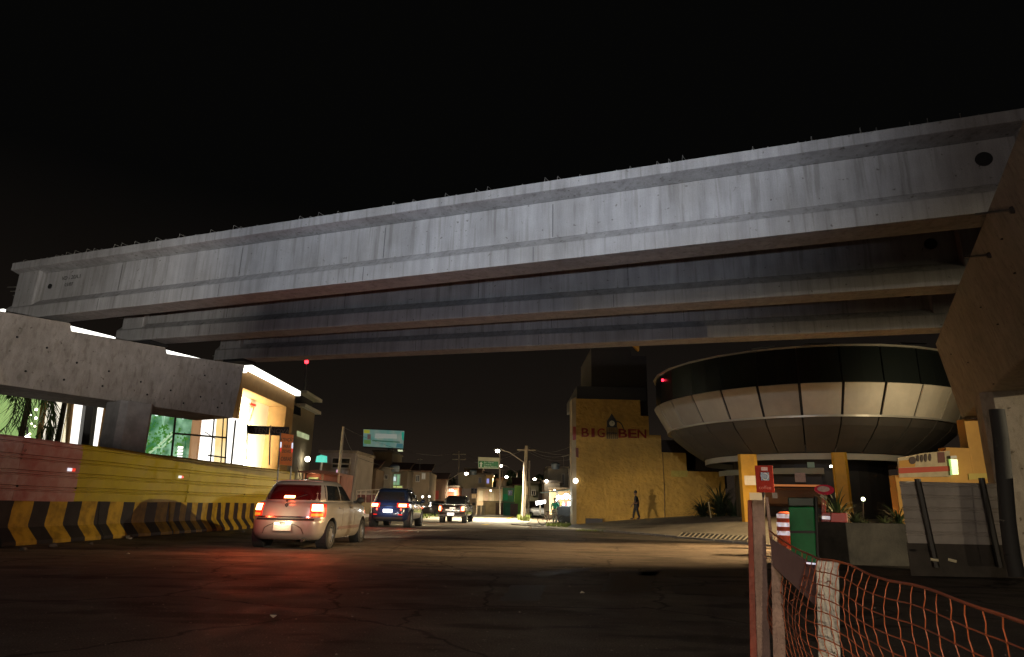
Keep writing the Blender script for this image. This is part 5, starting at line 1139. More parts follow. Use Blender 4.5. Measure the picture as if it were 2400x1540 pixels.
# interior: counter with an orange lit edge, white dot lamp, paper notices on the glass
a=atrest(1785,1137,3.9); b=atrest(1940,1139,3.9); mb=MB(); mb.tube(a,b,.05,n=6); obj('counter_light',mb,emi('counter_glow',(.55,.18,.05),.55,(.4,.2,.1)),rs)
mb=MB(); mb.tube(a-Vector((0,0,.5)),b-Vector((0,0,.5)),.4,n=8); obj('counter',mb,mat('counter_wood',(.12,.06,.03),.5),rs)
def card(name,label,cat,px0,px1,py0,py1,dist,m,th=.02,az=None,tilt=0):
    c=atd((px0+px1)/2,(py0+py1)/2,dist); f=Fr((c.x,c.y),(az if az is not None else math.atan2(c.x,c.y)+math.pi/2)); mb=MB(); f.pbox(mb,px0,px1,py0,py1,0,th); o=obj(name,mb,m); tag(o,label,cat); return o,f,c
M_paper=mat('white_paper',(.55,.50,.42),.8,n=.15,ns=8)
card('paper_notice','square printed notice on the dark restaurant window','notice',1776,1801,1108,1132,DC-4.5,M_dark)[0]
bpy.data.objects.remove(bpy.data.objects['paper_notice'])
o,f,c=card('paper_notice','square pinkish printed notice hanging in the dark restaurant window','notice',1863,1888,1108,1130,DC-4.3,mat('pink_paper',(.42,.32,.30),.8,n=.3,ns=30))
o,f,c=card('hanging_badge','small pale green shield hanging under the restaurant ceiling beam','badge',1892,1909,1083,1096,DC-4.4,mat('pale_green_badge',(.22,.36,.30),.6))
bl=thing('ceiling_bulb','single bright bulb between the two yellow columns','lamp',atd(1949,1093,DC-4.2).to_tuple()); mb=MB(); mb.sphere(atd(1947,1093,DC-4.2),.05,8); mb.sphere(atd(1951,1093,DC-4.2),.045,8); obj('bulb',mb,emi('bulb_glow',(1,.95,.8),12,(.8,.8,.8)),bl)
o,f,c=card('white_notice','white sheet taped to the left yellow column','notice',1743,1774,1142/1.0-9,1155-9,DC-5.3,M_paper); bpy.data.objects.remove(o)
o,f,c=card('wall_notice','white sheet taped to the left yellow column','notice',1745,1776,1115,1140-3,DC-5.4,M_paper)
# red panel sign on a post
c=atd(1791,1123,22); rsn=thing('red_sign','dark red upright panel sign with a small screen like square','sign',(c.x,c.y,0)); f=Fr((c.x,c.y),math.atan2(c.x,c.y)+math.pi/2)
mb=MB(); f.pbox(mb,1771,1813,1091,1154,-.12,0); obj('panel',mb,mat('deep_red_panel',(.22,.018,.012),.75,0,.15,n=.2,ns=3),rsn,bevel=.012)
mb=MB(); f.pbox(mb,1783,1803,1107,1126,.001,.02); obj('dark_square',mb,mat('square_dark',(.03,.035,.03),.3),rsn)
u,z=f.pix(1793,1117); mb=MB(); mb.path([f.pt(u+.09*math.cos(t),.028,z+.1*math.sin(t)) for t in fr(-2.6,1.9,10)],.009,5); obj('ring_mark',mb,mat('ring_mark',(.40,.42,.36),.4),rsn)
mb=MB(); f.pbox(mb,1784,1799,1095,1103,.001,.015); obj('label_plate',mb,mat('label_pink',(.45,.33,.34),.6,n=.4,ns=40),rsn)
u,z=f.pix(1793,1143); text('lettering','coffee',.15,mat('pale_red_letter',(.42,.12,.09),.5),rsn,f.pt(u,.004,z),f.U,ext=.004)
mb=MB(); bar(f,mb,(1790,1154),(1790,1260),.04,-.06); obj('post',mb,M_dark,rsn)
# ================================================================ people
def person(name,label,px,py,z,head,h,J,cols,heading=0,loc=None):
    """J: joints in a body frame (x right, y forward, z up; unit = body height)"""
    p=atz(px,py,z) if loc is None else Vector(loc); o=thing('person',label,'person',(p.x,p.y,z),math.pi/2-heading-math.pi/2)
    def skin(nm,nodes,edges,m,par=o,sub=1):
        me=bpy.data.meshes.new(nm); me.from_pydata([tuple(Vector(n[0])*h) for n in nodes],edges,[]); me.materials.append(m)
        q=bpy.data.objects.new(nm,me); COL.objects.link(q); q.parent=par
        s=q.modifiers.new('skin','SKIN'); s.use_smooth_shade=True
        for i,n in enumerate(nodes): 
            r=(n[1]*h,n[1]*h) if not isinstance(n[1],tuple) else (n[1][0]*h,n[1][1]*h); me.skin_vertices[0].data[i].radius=(max(r[0],.006),max(r[1],.006))
            me.skin_vertices[0].data[i].use_root=(i==0)
        u_=q.modifiers.new('sub','SUBSURF'); u_.levels=sub; u_.render_levels=sub
        return q
    K=lambda k:J[k]
    nodes=[(K('pelvis'),.062),(K('chest'),(.085,.058)),(K('neck'),.030),(K('head'),(.040,.050)),(K('crown'),.036)]; edges=[(0,1),(1,2),(2,3),(3,4)]
    def chain(a,pts,rs):
        for q,r in zip(pts,rs): nodes.append((q,r)); edges.append((a,len(nodes)-1)); a=len(nodes)-1
        return a
    for s in ('l','r'):
        e=chain(1,[K(s+'sh'),K(s+'el'),K(s+'wr'),K(s+'ha')],[.034,.024,.018,.020])
        hv=Vector(K(s+'ha')); d=(hv-Vector(K(s+'wr'))).normalized(); w_=d.cross(Vector((0,1,0))).normalized()
        for q in range(4):
            ln=(.040,.046,.044,.034)[q]; b=hv+w_*(q-1.5)*.011+d*.012; chain(e,[b+d*.01,b+d*ln*.6+Vector((0,.006,0)),b+d*ln+Vector((0,.012,0))],[.0055,.005,.0045])
        chain(e,[hv+w_*.02,hv+w_*.03+d*.022],[.006,.005])
        chain(0,[K(s+'hip'),K(s+'kn'),K(s+'an'),K(s+'toe')],[.050,.034,.024,.020])
    b=skin('body',nodes,edges,cols['skin'])
    n2=[(K('pelvis'),(.078,.062)),((Vector(K('pelvis'))+Vector(K('chest')))/2,(.080,.060)),(K('chest'),(.098,.068))]; e2=[(0,1),(1,2)]
    for s in ('l','r'):
        a=2
        for q,r in ((K(s+'sh'),.044),(K(s+'el'),.034)): n2.append((q,r)); e2.append((a,len(n2)-1)); a=len(n2)-1
    skin('shirt',n2,e2,cols['shirt'])
    n3=[(Vector(K('pelvis'))+Vector((0,0,.02)),(.082,.066))]; e3=[]
    for s in ('l','r'):
        a=0
        for q,r in ((K(s+'hip'),.060),(K(s+'kn'),.046),(K(s+'an'),.036)): n3.append((q,r)); e3.append((a,len(n3)-1)); a=len(n3)-1
    skin('trousers',n3,e3,cols['trousers'])
    mb=MB(); hd=Vector(K('head'))*h; cr=Vector(K('crown'))*h
    mb.sphere(cr+Vector((0,-.012,.008))*h,.058*h,12,.95); obj('hair',mb,cols['hair'],o,local=True,smooth=True)
    for s in ('l','r'):
        an=Vector(K(s+'an'))*h; to=Vector(K(s+'toe'))*h; mb=MB(); d=(to-an); d.z=0; d=d.normalized() if d.length>.01 else Vector((0,1,0))
        mb.sphere(an+d*.04*h+Vector((0,0,-.012*h)),.042*h,10,.6); mb.sphere(an+d*.085*h+Vector((0,0,-.018*h)),.034*h,10,.55); obj('shoe',mb,cols['shoe'],o,local=True,smooth=True)
    # face: eyes, nose, mouth, ears
    mb=MB(); fc=(hd+cr)/2+Vector((0,.046*h,0))
    for s in (-1,1): mb.sphere(fc+Vector((s*.016*h,.004*h,.006*h)),.005*h,6)
    mb.box(fc.x-.014*h,fc.x+.014*h,fc.y-.004*h,fc.y+.004*h,fc.z-.036*h,fc.z-.031*h); obj('facial_features',mb,M_dark,b,local=True)
    mb=MB(); mb.hexa([fc+Vector(q)*h for q in ((-.007,-.004,-.02),(.007,-.004,-.02),(.004,-.004,.004),(-.004,-.004,.004),(-.007,.014,-.018),(.007,.014,-.018),(.002,.006,.004),(-.002,.006,.004))]); 
    for s in (-1,1): mb.sphere((hd+cr)/2+Vector((s*.044*h,-.002*h,-.006*h)),.010*h,6,1.5)
    obj('nose_and_ears',mb,cols['skin'],b,local=True)
    return o
def pose(swing=.0,arm=.0,armup=None):
    J=dict(pelvis=(0,0,.53),chest=(0,.01,.72),neck=(0,.01,.835),head=(0,.02,.89),crown=(0,.02,.945))
    for s,k in (('l',-1),('r',1)):
        sw=swing*k
        J[s+'hip']=(k*.05,0,.50); J[s+'kn']=(k*.052,sw*.6+.02,.275); J[s+'an']=(k*.052,sw*1.15,.045+max(0,-sw)*.25); J[s+'toe']=(k*.055,sw*1.15+.085,.018+max(0,-sw)*.05)
        J[s+'sh']=(k*.115,0,.80); a=-arm*k
        J[s+'el']=(k*.145,a*.5-.02,.625); J[s+'wr']=(k*.15,a+.03,.475); J[s+'ha']=(k*.15,a*1.1+.045,.44)
    if armup:
        for s in armup:
            k=-1 if s=='l' else 1; J[s+'el']=(k*.15,.08,.67); J[s+'wr']=(k*.11,.22,.66); J[s+'ha']=(k*.10,.26,.665)
    return J
SK=mat('brown_skin',(.17,.08,.045),.6)
Cc=lambda a,b,c=(.012,.01,.01),d=(.02,.018,.018):dict(skin=SK,shirt=mat('cloth_%d_%d_%d'%tuple(int(q*100) for q in a),a,.9),trousers=mat('cloth_%d_%d_%d'%tuple(int(q*100) for q in b),b,.9),hair=mat('hair_black',c,.7),shoe=mat('shoe_dark',d,.6))
zz=gz(*atz(1492,1222,.2).to_tuple()[:2]); p=atd(1492,1222,41.0); person('person','person in dark clothes walking left past the ochre wall',0,0,gz(p.x,p.y)+.02,0,1.72,pose(.10,.12),Cc((.02,.02,.024),(.02,.018,.02)),heading=math.radians(-78),loc=(p.x,p.y,0))
p=atd(1300,1232,44); gp=person('person','person in a green shirt and pale trousers leaning over a bicycle by the food cart',0,0,gz(p.x,p.y)+.02,0,1.68,pose(.02,.02,'r'),Cc((.02,.30,.20),(.38,.40,.34)),heading=math.radians(35),loc=(p.x,p.y,0))
p=atd(1307,1228,45.2); person('person','dark haired person standing close behind the green shirted one',0,0,gz(p.x,p.y)+.02,0,1.76,pose(.03,.03,'l'),Cc((.05,.035,.03),(.05,.045,.045)),heading=math.radians(70),loc=(p.x,p.y,0))
p=atd(1193,1209,86); person('person','small figure in an orange red shirt crossing the bright road',0,0,gz(p.x,p.y)+.02,0,1.7,pose(.09,.10),Cc((.75,.10,.03),(.45,.25,.14)),heading=math.radians(-70),loc=(p.x,p.y,0))
p=mg; person('person','helmeted rider in a red jacket on the far motorcycle',0,0,p.z+.25,0,1.6,pose(.0,.0,'lr'),Cc((.45,.05,.04),(.08,.03,.03),(.3,.03,.03)),heading=0,loc=(p.x,p.y+.75,0))
# ---------- bicycle
p=atd(1290,1232,43.4); bz=gz(p.x,p.y); bk=thing('bicycle','dark bicycle standing beside the green shirted person','bicycle',(p.x,p.y,bz),math.radians(-12))
for x in (-.52,.52):
    mb=MB(); mb.lathe([(.31,-.015),(.335,0),(.31,.015),(.295,0),(.31,-.015)],(x,0,.335),(0,1,0),28); w_=obj('wheel',mb,M_black,bk,local=True)
    mb=MB(); 
    for k in range(9): mb.tube((x,0,.335),(x+.30*math.cos(k*.7),0,.335+.30*math.sin(k*.7)),.004,n=3)
    obj('spoke',mb,M_steel,w_,local=False) if False else obj('spokes',mb,M_steel,bk,local=True)
mb=MB()
for a,b in (((-.52,0,.335),(-.08,0,.30)),((-.08,0,.30),(-.2,0,.78)),((-.2,0,.78),(.34,0,.80)),((-.08,0,.30),(.36,0,.72)),((-.52,0,.335),(-.17,0,.70)),((.34,0,.86),(.52,0,.335))): mb.tube(a,b,.018,n=6)
obj('frame',mb,mat('maroon_frame',(.12,.03,.03),.4),bk,local=True)
mb=MB(); mb.box(-.32,-.08,-.06,.06,.82,.87); obj('saddle',mb,M_black,bk,local=True,bevel=.02)
mb=MB(); mb.path([(.22,-.26,.98),(.32,-.1,.98),(.33,0,.88),(.32,.1,.98),(.22,.26,.98)],.014,6); obj('handlebar',mb,M_steel,bk,local=True)
# ---------- food cart
c=atd(1330,1232,44.6); g=gz(c.x,c.y); fc_=thing('food_cart','food cart with glaring white lamps under a pale awning beside the ochre wall','food cart',(c.x,c.y,g)); f=Fr((c.x,c.y),math.radians(90))
u0,_=f.pix(1306,1200);u1,_=f.pix(1345,1200);_,zt_=f.pix(1325,1186)
mb=MB(); f.box(mb,u0,u1,-1.0,0,g+.22,zt_); obj('counter',mb,mat('cart_dark_metal',(.035,.04,.045),.4,.4,n=.4,ns=6),fc_,bevel=.03)
for x in (u0+.35,u1-.3):
    mb=MB(); mb.lathe([(.001,-.04),(.26,-.04),(.28,0),(.26,.04),(.001,.04)],f.pt(x,.05,g+.28),(0,-1,0),20); obj('wheel',mb,M_black,fc_)
_,za_=f.pix(1325,1156); mb=MB(); mb.prism([f.pt(u0-1.1,.5,za_-.05),f.pt(u1-.1,.5,za_+.2),f.pt(u1-.1,-1.4,za_+.3),f.pt(u0-1.1,-1.4,za_+.0)],(0,0,.05)); obj('awning',mb,mat('awning_pale',(.45,.60,.60),.6),fc_)
for x in (u0,u1-.05):
    mb=MB(); f.box(mb,x,x+.05,-.05,0,zt_,za_+.1); f.box(mb,x,x+.05,-1,-.95,zt_,za_+.1); obj('post',mb,M_steel,fc_)
for px,py,r in ((1309,1165,.13),(1318,1166,.12),(1328,1163,.19),(1338,1166,.12),(1341,1181,.17),(1321,1182,.07),(1304,1172,.06)):
    p=f.pt(f.pix(px,py)[0],-.2,f.pix(px,py)[1]); mb=MB(); mb.sphere(p,r,10); obj('lamp',mb,emi('cart_lamp',(.93,1,1),14,(.8,.8,.8)),fc_)
light('cart_light','POINT',f.pt((u0+u1)/2,.3,za_-.35),(.9,1,1),70,fc_,size=.15)
for k,px in enumerate((1314,1321,1327,1333,1338)):
    uu,_=f.pix(px,1180); mb=MB(); mb.lathe([(.001,0),(.05,0),(.05,.2),(.02,.26),(.02,.32),(.001,.32)],f.pt(uu,-.25,zt_),(0,0,1),10); obj('bottle',mb,mat('bottle_%d'%k,((.4,.25,.05),(.5,.4,.3),(.2,.05,.08),(.6,.6,.6),(.25,.15,.2))[k],.3),fc_)
# ================================================================ drain grate, leaning stick, bushes by the wall
def gnd(px,py):
    p=atz(px,py,0)
    for _ in range(30): p=p.lerp(atz(px,py,min(.95,gz(p.x,p.y))),.5)
    return p
a=gnd(1578,1262);b=gnd(1752,1270); gd=(b-a); gl_=gd.length; gd.normalize(); gn=Vector((-gd.y,gd.x,0)); 
dg_=thing('drain_grate','long slotted drain grate set in the pavement edge','drain grate',(a.x,a.y,0))
def gp(px,py,dz=.03):
    p=gnd(px,py); return Vector((p.x,p.y,max(gz(p.x,p.y),0)+dz))
n=15
for k in range(n+1):
    t=k/n; pb=gp(lerp(1588,1752,t),lerp(1262,1272,t),.05); pt_=gp(lerp(1600,1765,t),lerp(1251,1260,t),.05)
    mb=MB(); d=(pt_-pb).normalized(); sd=Vector((-d.y,d.x,0))*.030; up2=Vector((0,0,.012)); mb.hexa([pb-sd,pb+sd,pt_+sd,pt_-sd,pb-sd+up2,pb+sd+up2,pt_+sd+up2,pt_-sd+up2]); obj('bar',mb,mat('grate_concrete',(.30,.27,.21),.8),dg_)
top_=[gp(lerp(1600,1765,k/12),lerp(1251,1260,k/12),.03) for k in range(13)]; bot_=[gp(lerp(1588,1752,k/12),lerp(1262,1272,k/12),.03) for k in range(13)]
mb=MB(); mb.grid([bot_,top_]); obj('pit',mb,M_black,dg_)
for P_ in (top_,bot_): mb=MB(); mb.path([q+Vector((0,0,.01)) for q in P_],.03,6); obj('edge_bar',mb,MATS['grate_concrete'],dg_)
sk=thing('leaning_stick','thin pale stick leaning over the pavement before the dark bushes','stick',atd(1668,1226,35).to_tuple()); mb=MB(); mb.path([atd(1669,1227,35),atd(1661,1180,35.3)],[.03,.025],6); mb.sphere(atd(1661,1178,35.3),.05,6); obj('stick',mb,mat('pale_stick',(.6,.52,.3),.7),sk)
M_fern=mat('fern_leaf',(.05,.09,.03),.55,n=.4,ns=4)
def spiky(label,px,pyb,d,r,n,m,seed,h=.9,cat='plant',z0=None,w=.03,grp=None):
    R.seed(seed); c=atd(px,pyb,d); zg_=gz(c.x,c.y) if z0 is None else z0; o=thing('spiky_plant',label,cat,(c.x,c.y,zg_),group=grp); mb=MB()
    for k in range(n):
        a=R.uniform(0,6.28); el=R.uniform(.35,1.35); L=r*R.uniform(.6,1.1); p=Vector((c.x,c.y,zg_)); sd=Vector((-math.sin(a),math.cos(a),0)); prev=None
        for q in range(6):
            t=q/5; ww=w*(1-t)*(.5+t*2 if t<.25 else 1); L0=p-sd*ww; R1=p+sd*ww
            if prev: mb.add([prev[0],prev[1],R1,L0],[(0,1,2,3)])
            prev=(L0,R1); p=p+Vector((math.cos(a)*math.cos(el),math.sin(a)*math.cos(el),math.sin(el)*h))*L/5; el-=.28
    mb.sphere((c.x,c.y,zg_+.02),r*.12,8,.6); obj('leaves',mb,m,o); return o
spiky('dark spiky bush against the right end of the ochre wall',1648,1212,39,1.5,170,M_leaf,31,1.2,'bush',w=.05)
spiky('taller dark palm like shrub right of the leaning stick',1690,1214,38,2.2,190,M_leaf,32,1.3,'bush',w=.05)
spiky('dark shrub left of the left yellow column',1722,1212,36,1.4,120,M_leaf,33,1.3,'bush',w=.05)
# ================================================================ planter with plants, bin, barricades
YP=14.; fp=Fr((0,YP),math.radians(90)); u0,_=fp.pix(1905,1260); u1,_=fp.pix(2150,1260); _,zp_=fp.pix(2030,1226)
pl=thing('planter_wall','long stained concrete planter box right of the green bin','planter',fp.pt((u0+u1)/2,0,0).to_tuple())
mb=MB(); fp.box(mb,u0,u1,-.25,0,-.1,zp_); fp.box(mb,u0,u0+.2,-.7,-.25,-.1,zp_-.002); fp.box(mb,u1-.2,u1,-2,-.25,-.1,zp_-.002); obj('wall',mb,mat('stained_planter',(.05,.044,.035),.9,n=.7,ns=1.6,bump=.5,bs=12),pl,bevel=.02)
mb=MB(); fp.box(mb,u0+.9,u1-.2,-1.9,-.25,zp_-.25,zp_-.06); obj('soil',mb,mat('soil',(.03,.02,.015),1),pl)
spiky('bright fan leaved plant in the middle of the planter',2073,1215,14.7*1.18,.55,60,mat('bright_fern',(.22,.26,.11),.5,n=.3,ns=4),41,.8,z0=zp_-.08,w=.022)
spiky('small pale tufted plant left of the bright fan leaved one',2024,1217,14.6*1.15,.34,50,mat('pale_fern',(.12,.14,.06),.5),42,1.0,z0=zp_-.08,w=.016)
spiky('tall dark palm like plant behind the planter, before the yellow column',1962,1200,19,1.1,70,M_fern,43,1.3,z0=.75,w=.03)
spiky('dark leafy plant at the right end of the planter',2105,1215,14.9*1.2,.75,70,M_fern,44,1.2,z0=zp_-.08,w=.025)
spiky('dark rounded plant between the barricade and the pale tuft',2002,1216,14.8*1.15,.5,80,M_leaf,45,1.1,z0=zp_-.08,w=.03)
gl2=thing('garden_lamp','tiny bright garden lamp among the planter leaves','lamp',atd(2023,1170,21).to_tuple()); mb=MB(); mb.sphere(atd(2023,1170,21),.055,8); obj('lamp',mb,emi('garden_lamp',(.9,1,.6),7,(.8,.8,.8)),gl2); mb=MB(); mb.tube(atd(2023,1170,21),atd(2023,1215,21),.012); obj('stake',mb,M_dark,gl2)
# green wheeled bin
c=atd(1880,1318,11.6); gb=thing('wheeled_bin','green wheeled rubbish bin with a dark raised lid','bin',(c.x,c.y,0)); f=Fr((c.x,c.y),math.atan2(c.x,c.y)+math.pi/2)
def bx(q,m,nm,n0=-.5,n1=0,bev=.015):
    P=[]; 
    for p in q: u,z=f.pix(p[0],p[1]); P.append(f.pt(u,n1,z))
    mb=MB(); mb.prism(P,f.N*(n0-n1)); return obj(nm,mb,m,gb,bevel=bev)
M_gb=mat('green_plastic',(.002,.22,.06),.5,spec=.25,n=.3,ns=5)
bx([(1848,1188),(1908,1188),(1915,1322),(1856,1322)],M_gb,'bin_body'); bx([(1851,1244),(1911,1244),(1911.5,1250),(1851.5,1250)],M_dark,'seam',.001,.012,0)
bx([(1846,1166),(1908,1166),(1909,1187),(1848,1187)],mat('lid_dark_green',(.004,.018,.008),.5),'lid',-.52,.03)
bx([(1909,1162),(1916,1165),(1921,1300),(1928,1322),(1917,1322),(1912,1296)],M_dark,'side_frame',-.5,.02)
for x in (-.2,.2): mb=MB(); mb.lathe([(.001,-.03),(.10,-.03),(.10,.03),(.001,.03)],f.pt(x,-.45,.1),f.U,14); obj('wheel',mb,M_black,gb)
light_ok=True
# reflective drum
c=atd(1842,1255,21); dr=thing('traffic_drum','orange drum with three white reflective bands left of the green bin','traffic drum',(c.x,c.y,0)); M_or=mat('orange_plastic',(.42,.06,.015),.5); M_ref=emi('glow_reflective_band',(.75,.8,1),.55,(.8,.8,.8),1,9,(.25,.12,.08))  # bands emit; returned headlight is put into the material as glow
_,t=azt(1842,1199); zt_=H+t*21; k_=zt_/1.05; prof=[(.34,.0),(.34,.06),(.26,.07),(.24,.38),(.22,.7),(.19,1.0),(.12,1.04),(.001,1.05)]
mb=MB(); mb.lathe([(r,z*k_) for r,z in prof],(c.x,c.y,0),(0,0,1),24); obj('drum_body',mb,M_or,dr,smooth=True)
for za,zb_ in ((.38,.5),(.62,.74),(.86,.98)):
    mb=MB(); rr_=lambda z:.27-.072*z; mb.lathe([(rr_(za)+.006,za*k_),(rr_(zb_)+.006,zb_*k_)],(c.x,c.y,0),(0,0,1),24); obj('glow_reflective_band',mb,M_ref,dr)
# red barricade blocks
c=atd(1968,1226,16.5); wb=thing('plastic_barrier','red plastic road barrier block behind the planter','traffic barrier',(c.x,c.y,0)); f=Fr((c.x,c.y),math.atan2(c.x,c.y)+math.pi/2)
def wq(q,m,nm,n0,n1,root):
    P=[]
    for p in q: u,z=f.pix(p[0],p[1]); P.append(f.pt(u,n1,z))
    mb=MB(); mb.prism(P,f.N*(n0-n1)); return obj(nm,mb,m,root,bevel=.01)
M_rb=mat('red_plastic',(.30,.012,.01),.4); wq([(1948,1202),(1982,1202),(1987,1290),(1944,1290)],M_rb,'block',-.4,0,wb); wq([(1982,1202),(1986,1203),(1991,1288),(1987,1288)],mat('pink_edge',(.5,.2,.16),.5),'edge',-.38,-.02,wb)
c2_=atd(1935,1226,16.9); wb2=thing('plastic_barrier','striped red and white road barrier section beside the red block','traffic barrier',(c2_.x,c2_.y,0)); wq([(1926,1202),(1947,1202),(1943,1290),(1922,1290)],M_rb,'block',-.4,-.05,wb2); wq([(1926,1209),(1946,1210),(1946,1218),(1926,1217)],M_ref,'glow_reflective_band',-.049,-.03,wb2)
# round red sign on stand
c=atd(1931,1149,19.5); rd=thing('oval_sign','pink red oval sign on a red stand behind the barriers','sign',(c.x,c.y,0)); f=Fr((c.x,c.y),math.atan2(c.x,c.y)+math.pi/2)
u,z=f.pix(1932,1148); mb=MB(); P=[f.pt(u+.245*math.cos(t),0,z+.135*math.sin(t)) for t in [2*math.pi*k/32 for k in range(32)]]; mb.prism(P,f.N*-.05); obj('oval_panel',mb,mat('pink_red',(.50,.02,.06),.7,0,.15),rd)
P=[f.pt(u-.02+.15*math.cos(t),.012,z+.02+.075*math.sin(t)) for t in [2*math.pi*k/24 for k in range(24)]]; mb=MB(); mb.prism(P,f.N*-.01); obj('pale_centre',mb,mat('pale_pink',(.5,.32,.28),.5,n=.3,ns=25),rd)
mb=MB(); bar(f,mb,(1932,1162),(1929,1168),.10,-.02); obj('clip',mb,mat('pale_grey',(.4,.38,.36)),rd); mb=MB(); bar(f,mb,(1931,1168),(1931,1290),.055,-.02); obj('stand',mb,M_rb,rd)
# ================================================================ ribbed metal fence and yellow wall at the right
YF=11.6; ff=Fr((0,YF),math.radians(88)); rf=thing('ribbed_fence','pale ribbed metal fence at the right behind dark slanting props','fence',ff.pt(8.5,0,0).to_tuple())
u0,_=ff.pix(2118,1200); u1,_=ff.pix(2362,1200); _,zf_=ff.pix(2240,1131)
mb=MB(); pr=[]; zz=.55
while zz<zf_-.12:
    pr+=[(zz,0),(zz+.13,0),(zz+.14,-.02),(zz+.155,-.02),(zz+.165,0),(zz+.18,0),(zz+.19,-.02),(zz+.2,-.02)]; zz+=.21
pr.append((zf_,0))
for k in range(3):
    ua=u0+(u1-u0)*k/3; ub=u0+(u1-u0)*(k+1)/3+.03; mb=MB(); mb.grid([[ff.pt(u,n+.006*(k%2),z) for z,n in pr] for u in (ua,ub)]); o=obj('sheet_panel',mb,mat('galvanised_sheet',(.50,.46,.42),.55,.2,n=.3,ns=1.5),rf); s_=o.modifiers.new('s','SOLIDIFY'); s_.thickness=.003
mb=MB(); ff.box(mb,u0,u1,-.04,-.03,-.1,.56); obj('base_board',mb,mat('base_board',(.07,.06,.05),.8,n=.4,ns=2),rf)
for (p,q,r) in (((2150,1122),(2195,1330),.05),((2300,1120),(2345,1330),.05)):
    mb=MB(); bar(ff,mb,p,q,r,.15); obj('prop',mb,M_dark,rf)
bp=thing('black_pipe','thick black hose hanging down before the right pier','pipe',atd(2360,1300,11).to_tuple()); mb=MB(); w3=[atd(x,y,11.5) for x,y in ((2336,960),(2346,1030),(2354,1120),(2362,1220),(2372,1300),(2384,1352))]; mb.path(w3,.10,10); obj('pipe',mb,M_black,bp,smooth=True)
fyw=Fr((0,17.5),math.radians(88)); yw=thing('yellow_wall','dim ochre wall with a food banner behind the ribbed fence','wall',fyw.pt(13,0,0).to_tuple())
M_och3=mat('dim_ochre',(.42,.23,.05),.85,n=.25,ns=1)
for k,(a,b,c) in enumerate(((2103,2232,1116),(2232,2287,1050),(2287,2420,985))):
    ua,_=fyw.pix(a,1150); ub,_=fyw.pix(b,1150); _,zz=fyw.pix((a+b)/2,c); mb=MB(); fyw.box(mb,ua,ub-.002,-.3-.001*k,0,-.1,zz); obj('wall',mb,M_och3,yw)
bn2=thing('food_banner','pale banner with dark skewer shapes over a red stripe','banner',fyw.pt(13,.1,2).to_tuple())
def bq(q,m,nm,n0,n1): mb=MB(); fyw.quad(mb,q,n0,n1); return obj(nm,mb,m,bn2)
bq([(2104,1074),(2165,1062),(2226,1056),(2228,1117),(2108,1119)],mat('banner_cream',(.32,.26,.16),.8,n=.25,ns=5),'cloth',.02,.06)
bq([(2106,1097),(2227,1092),(2228,1104),(2107,1110)],mat('banner_red',(.28,.035,.015),.8),'red_stripe',.061,.07)
bq([(2107,1080),(2145,1076),(2145,1094),(2107,1096)],mat('banner_mustard',(.30,.15,.02),.8),'mustard_patch',.061,.068)
for (cx_,cy_,rx_,ry_) in ((2139,1079,8.5,9),(2152,1074,3.2,8),(2161,1074,3.2,9),(2170,1073,3.4,10),(2180,1072,3.0,9)):
    bq([(cx_+rx_*math.cos(2*math.pi*k/10),cy_+ry_*math.sin(2*math.pi*k/10)) for k in range(10)],mat('print_dark',(.035,.02,.015),.8),'dark_shape',.069,.078)
bq([(2197,1060),(2213,1059),(2216,1084),(2199,1085)],mat('print_maroon',(.08,.02,.015),.8),'maroon_panel',.061,.068)
lg=thing('green_lit_sign','narrow glowing lime green light box beside the food banner','sign',fyw.pt(14,.2,2).to_tuple()); mb=MB(); fyw.quad(mb,[(2228,1076),(2244,1077),(2247,1112),(2233,1113)],.02,.14); obj('light_box',mb,emi('lime_glow',(.42,.75,.08),.75,(.3,.5,.1),1,2.2,(.50,.80,.36)),lg)
mb=MB(); fyw.quad(mb,[(2228,1068),(2242,1068),(2243,1075),(2228,1075)],.02,.14); obj('lamp_cap',mb,M_steel,lg)
mb=MB(); fyw.quad(mb,[(2270,1110),(2318,1109),(2319,1122),(2271,1124)],.002,.02); obj('pale_plate',mb,mat('faded_notice_b',(.36,.28,.06),.8),yw)
mb=MB(); 
for k,(a_,b_) in enumerate((((2181,1311),(2200,1313)),((2222,1311),(2242,1316)))): mb.tube(atd(a_[0],a_[1],10.5),atd(b_[0],b_[1],10.5),.018,n=5)
tag(obj('pale_scraps',mb,mat('pale_scrap',(.5,.45,.3),.8)),'two pale scraps lying under the ribbed fence','litter')
# ================================================================ foreground posts, board and orange netting
M_wood=mat('weathered_wood',(.26,.17,.14),.85,n=.45,ns=14,bump=.7,bs=50,streak=.12); M_redw=mat('red_lit_wood',(.26,.045,.022),.7,n=.6,ns=7,bump=.5,bs=40,streak=.3); M_ww=mat('whitewashed_wood',(.46,.43,.39),.8,n=.4,ns=12,bump=.6,bs=45,streak=.15)
def wpost(name,label,pts,d0,d1,th,m,cat='post'):
    """quad of picture points (tl,tr,br,bl); top at distance d0, foot at d1, thickness th"""
    tl,tr,br,bl=pts; A=[atd(tl[0],tl[1],d0),atd(tr[0],tr[1],d0),atd(br[0],br[1],d1),atd(bl[0],bl[1],d1)]
    dv=(A[0]+A[1]-A[2]-A[3])/2; k=max(0,(A[2].z+.05)/max(.01,dv.z)); A[2]=A[2]-dv*k*0; 
    # run the post down into the ground
    for i,j in ((2,1),(3,0)):
        d=(A[i]-A[j]); t=(A[i].z+.1)/max(.01,-d.z); A[i]=A[i]+d*t
    off=Vector((A[0].x,A[0].y,0)).normalized()*th
    mb=MB(); mb.prism(A,off); o=obj(name,mb,m,bevel=.004); tag(o,label,cat,'wooden fence posts in the foreground'); return o
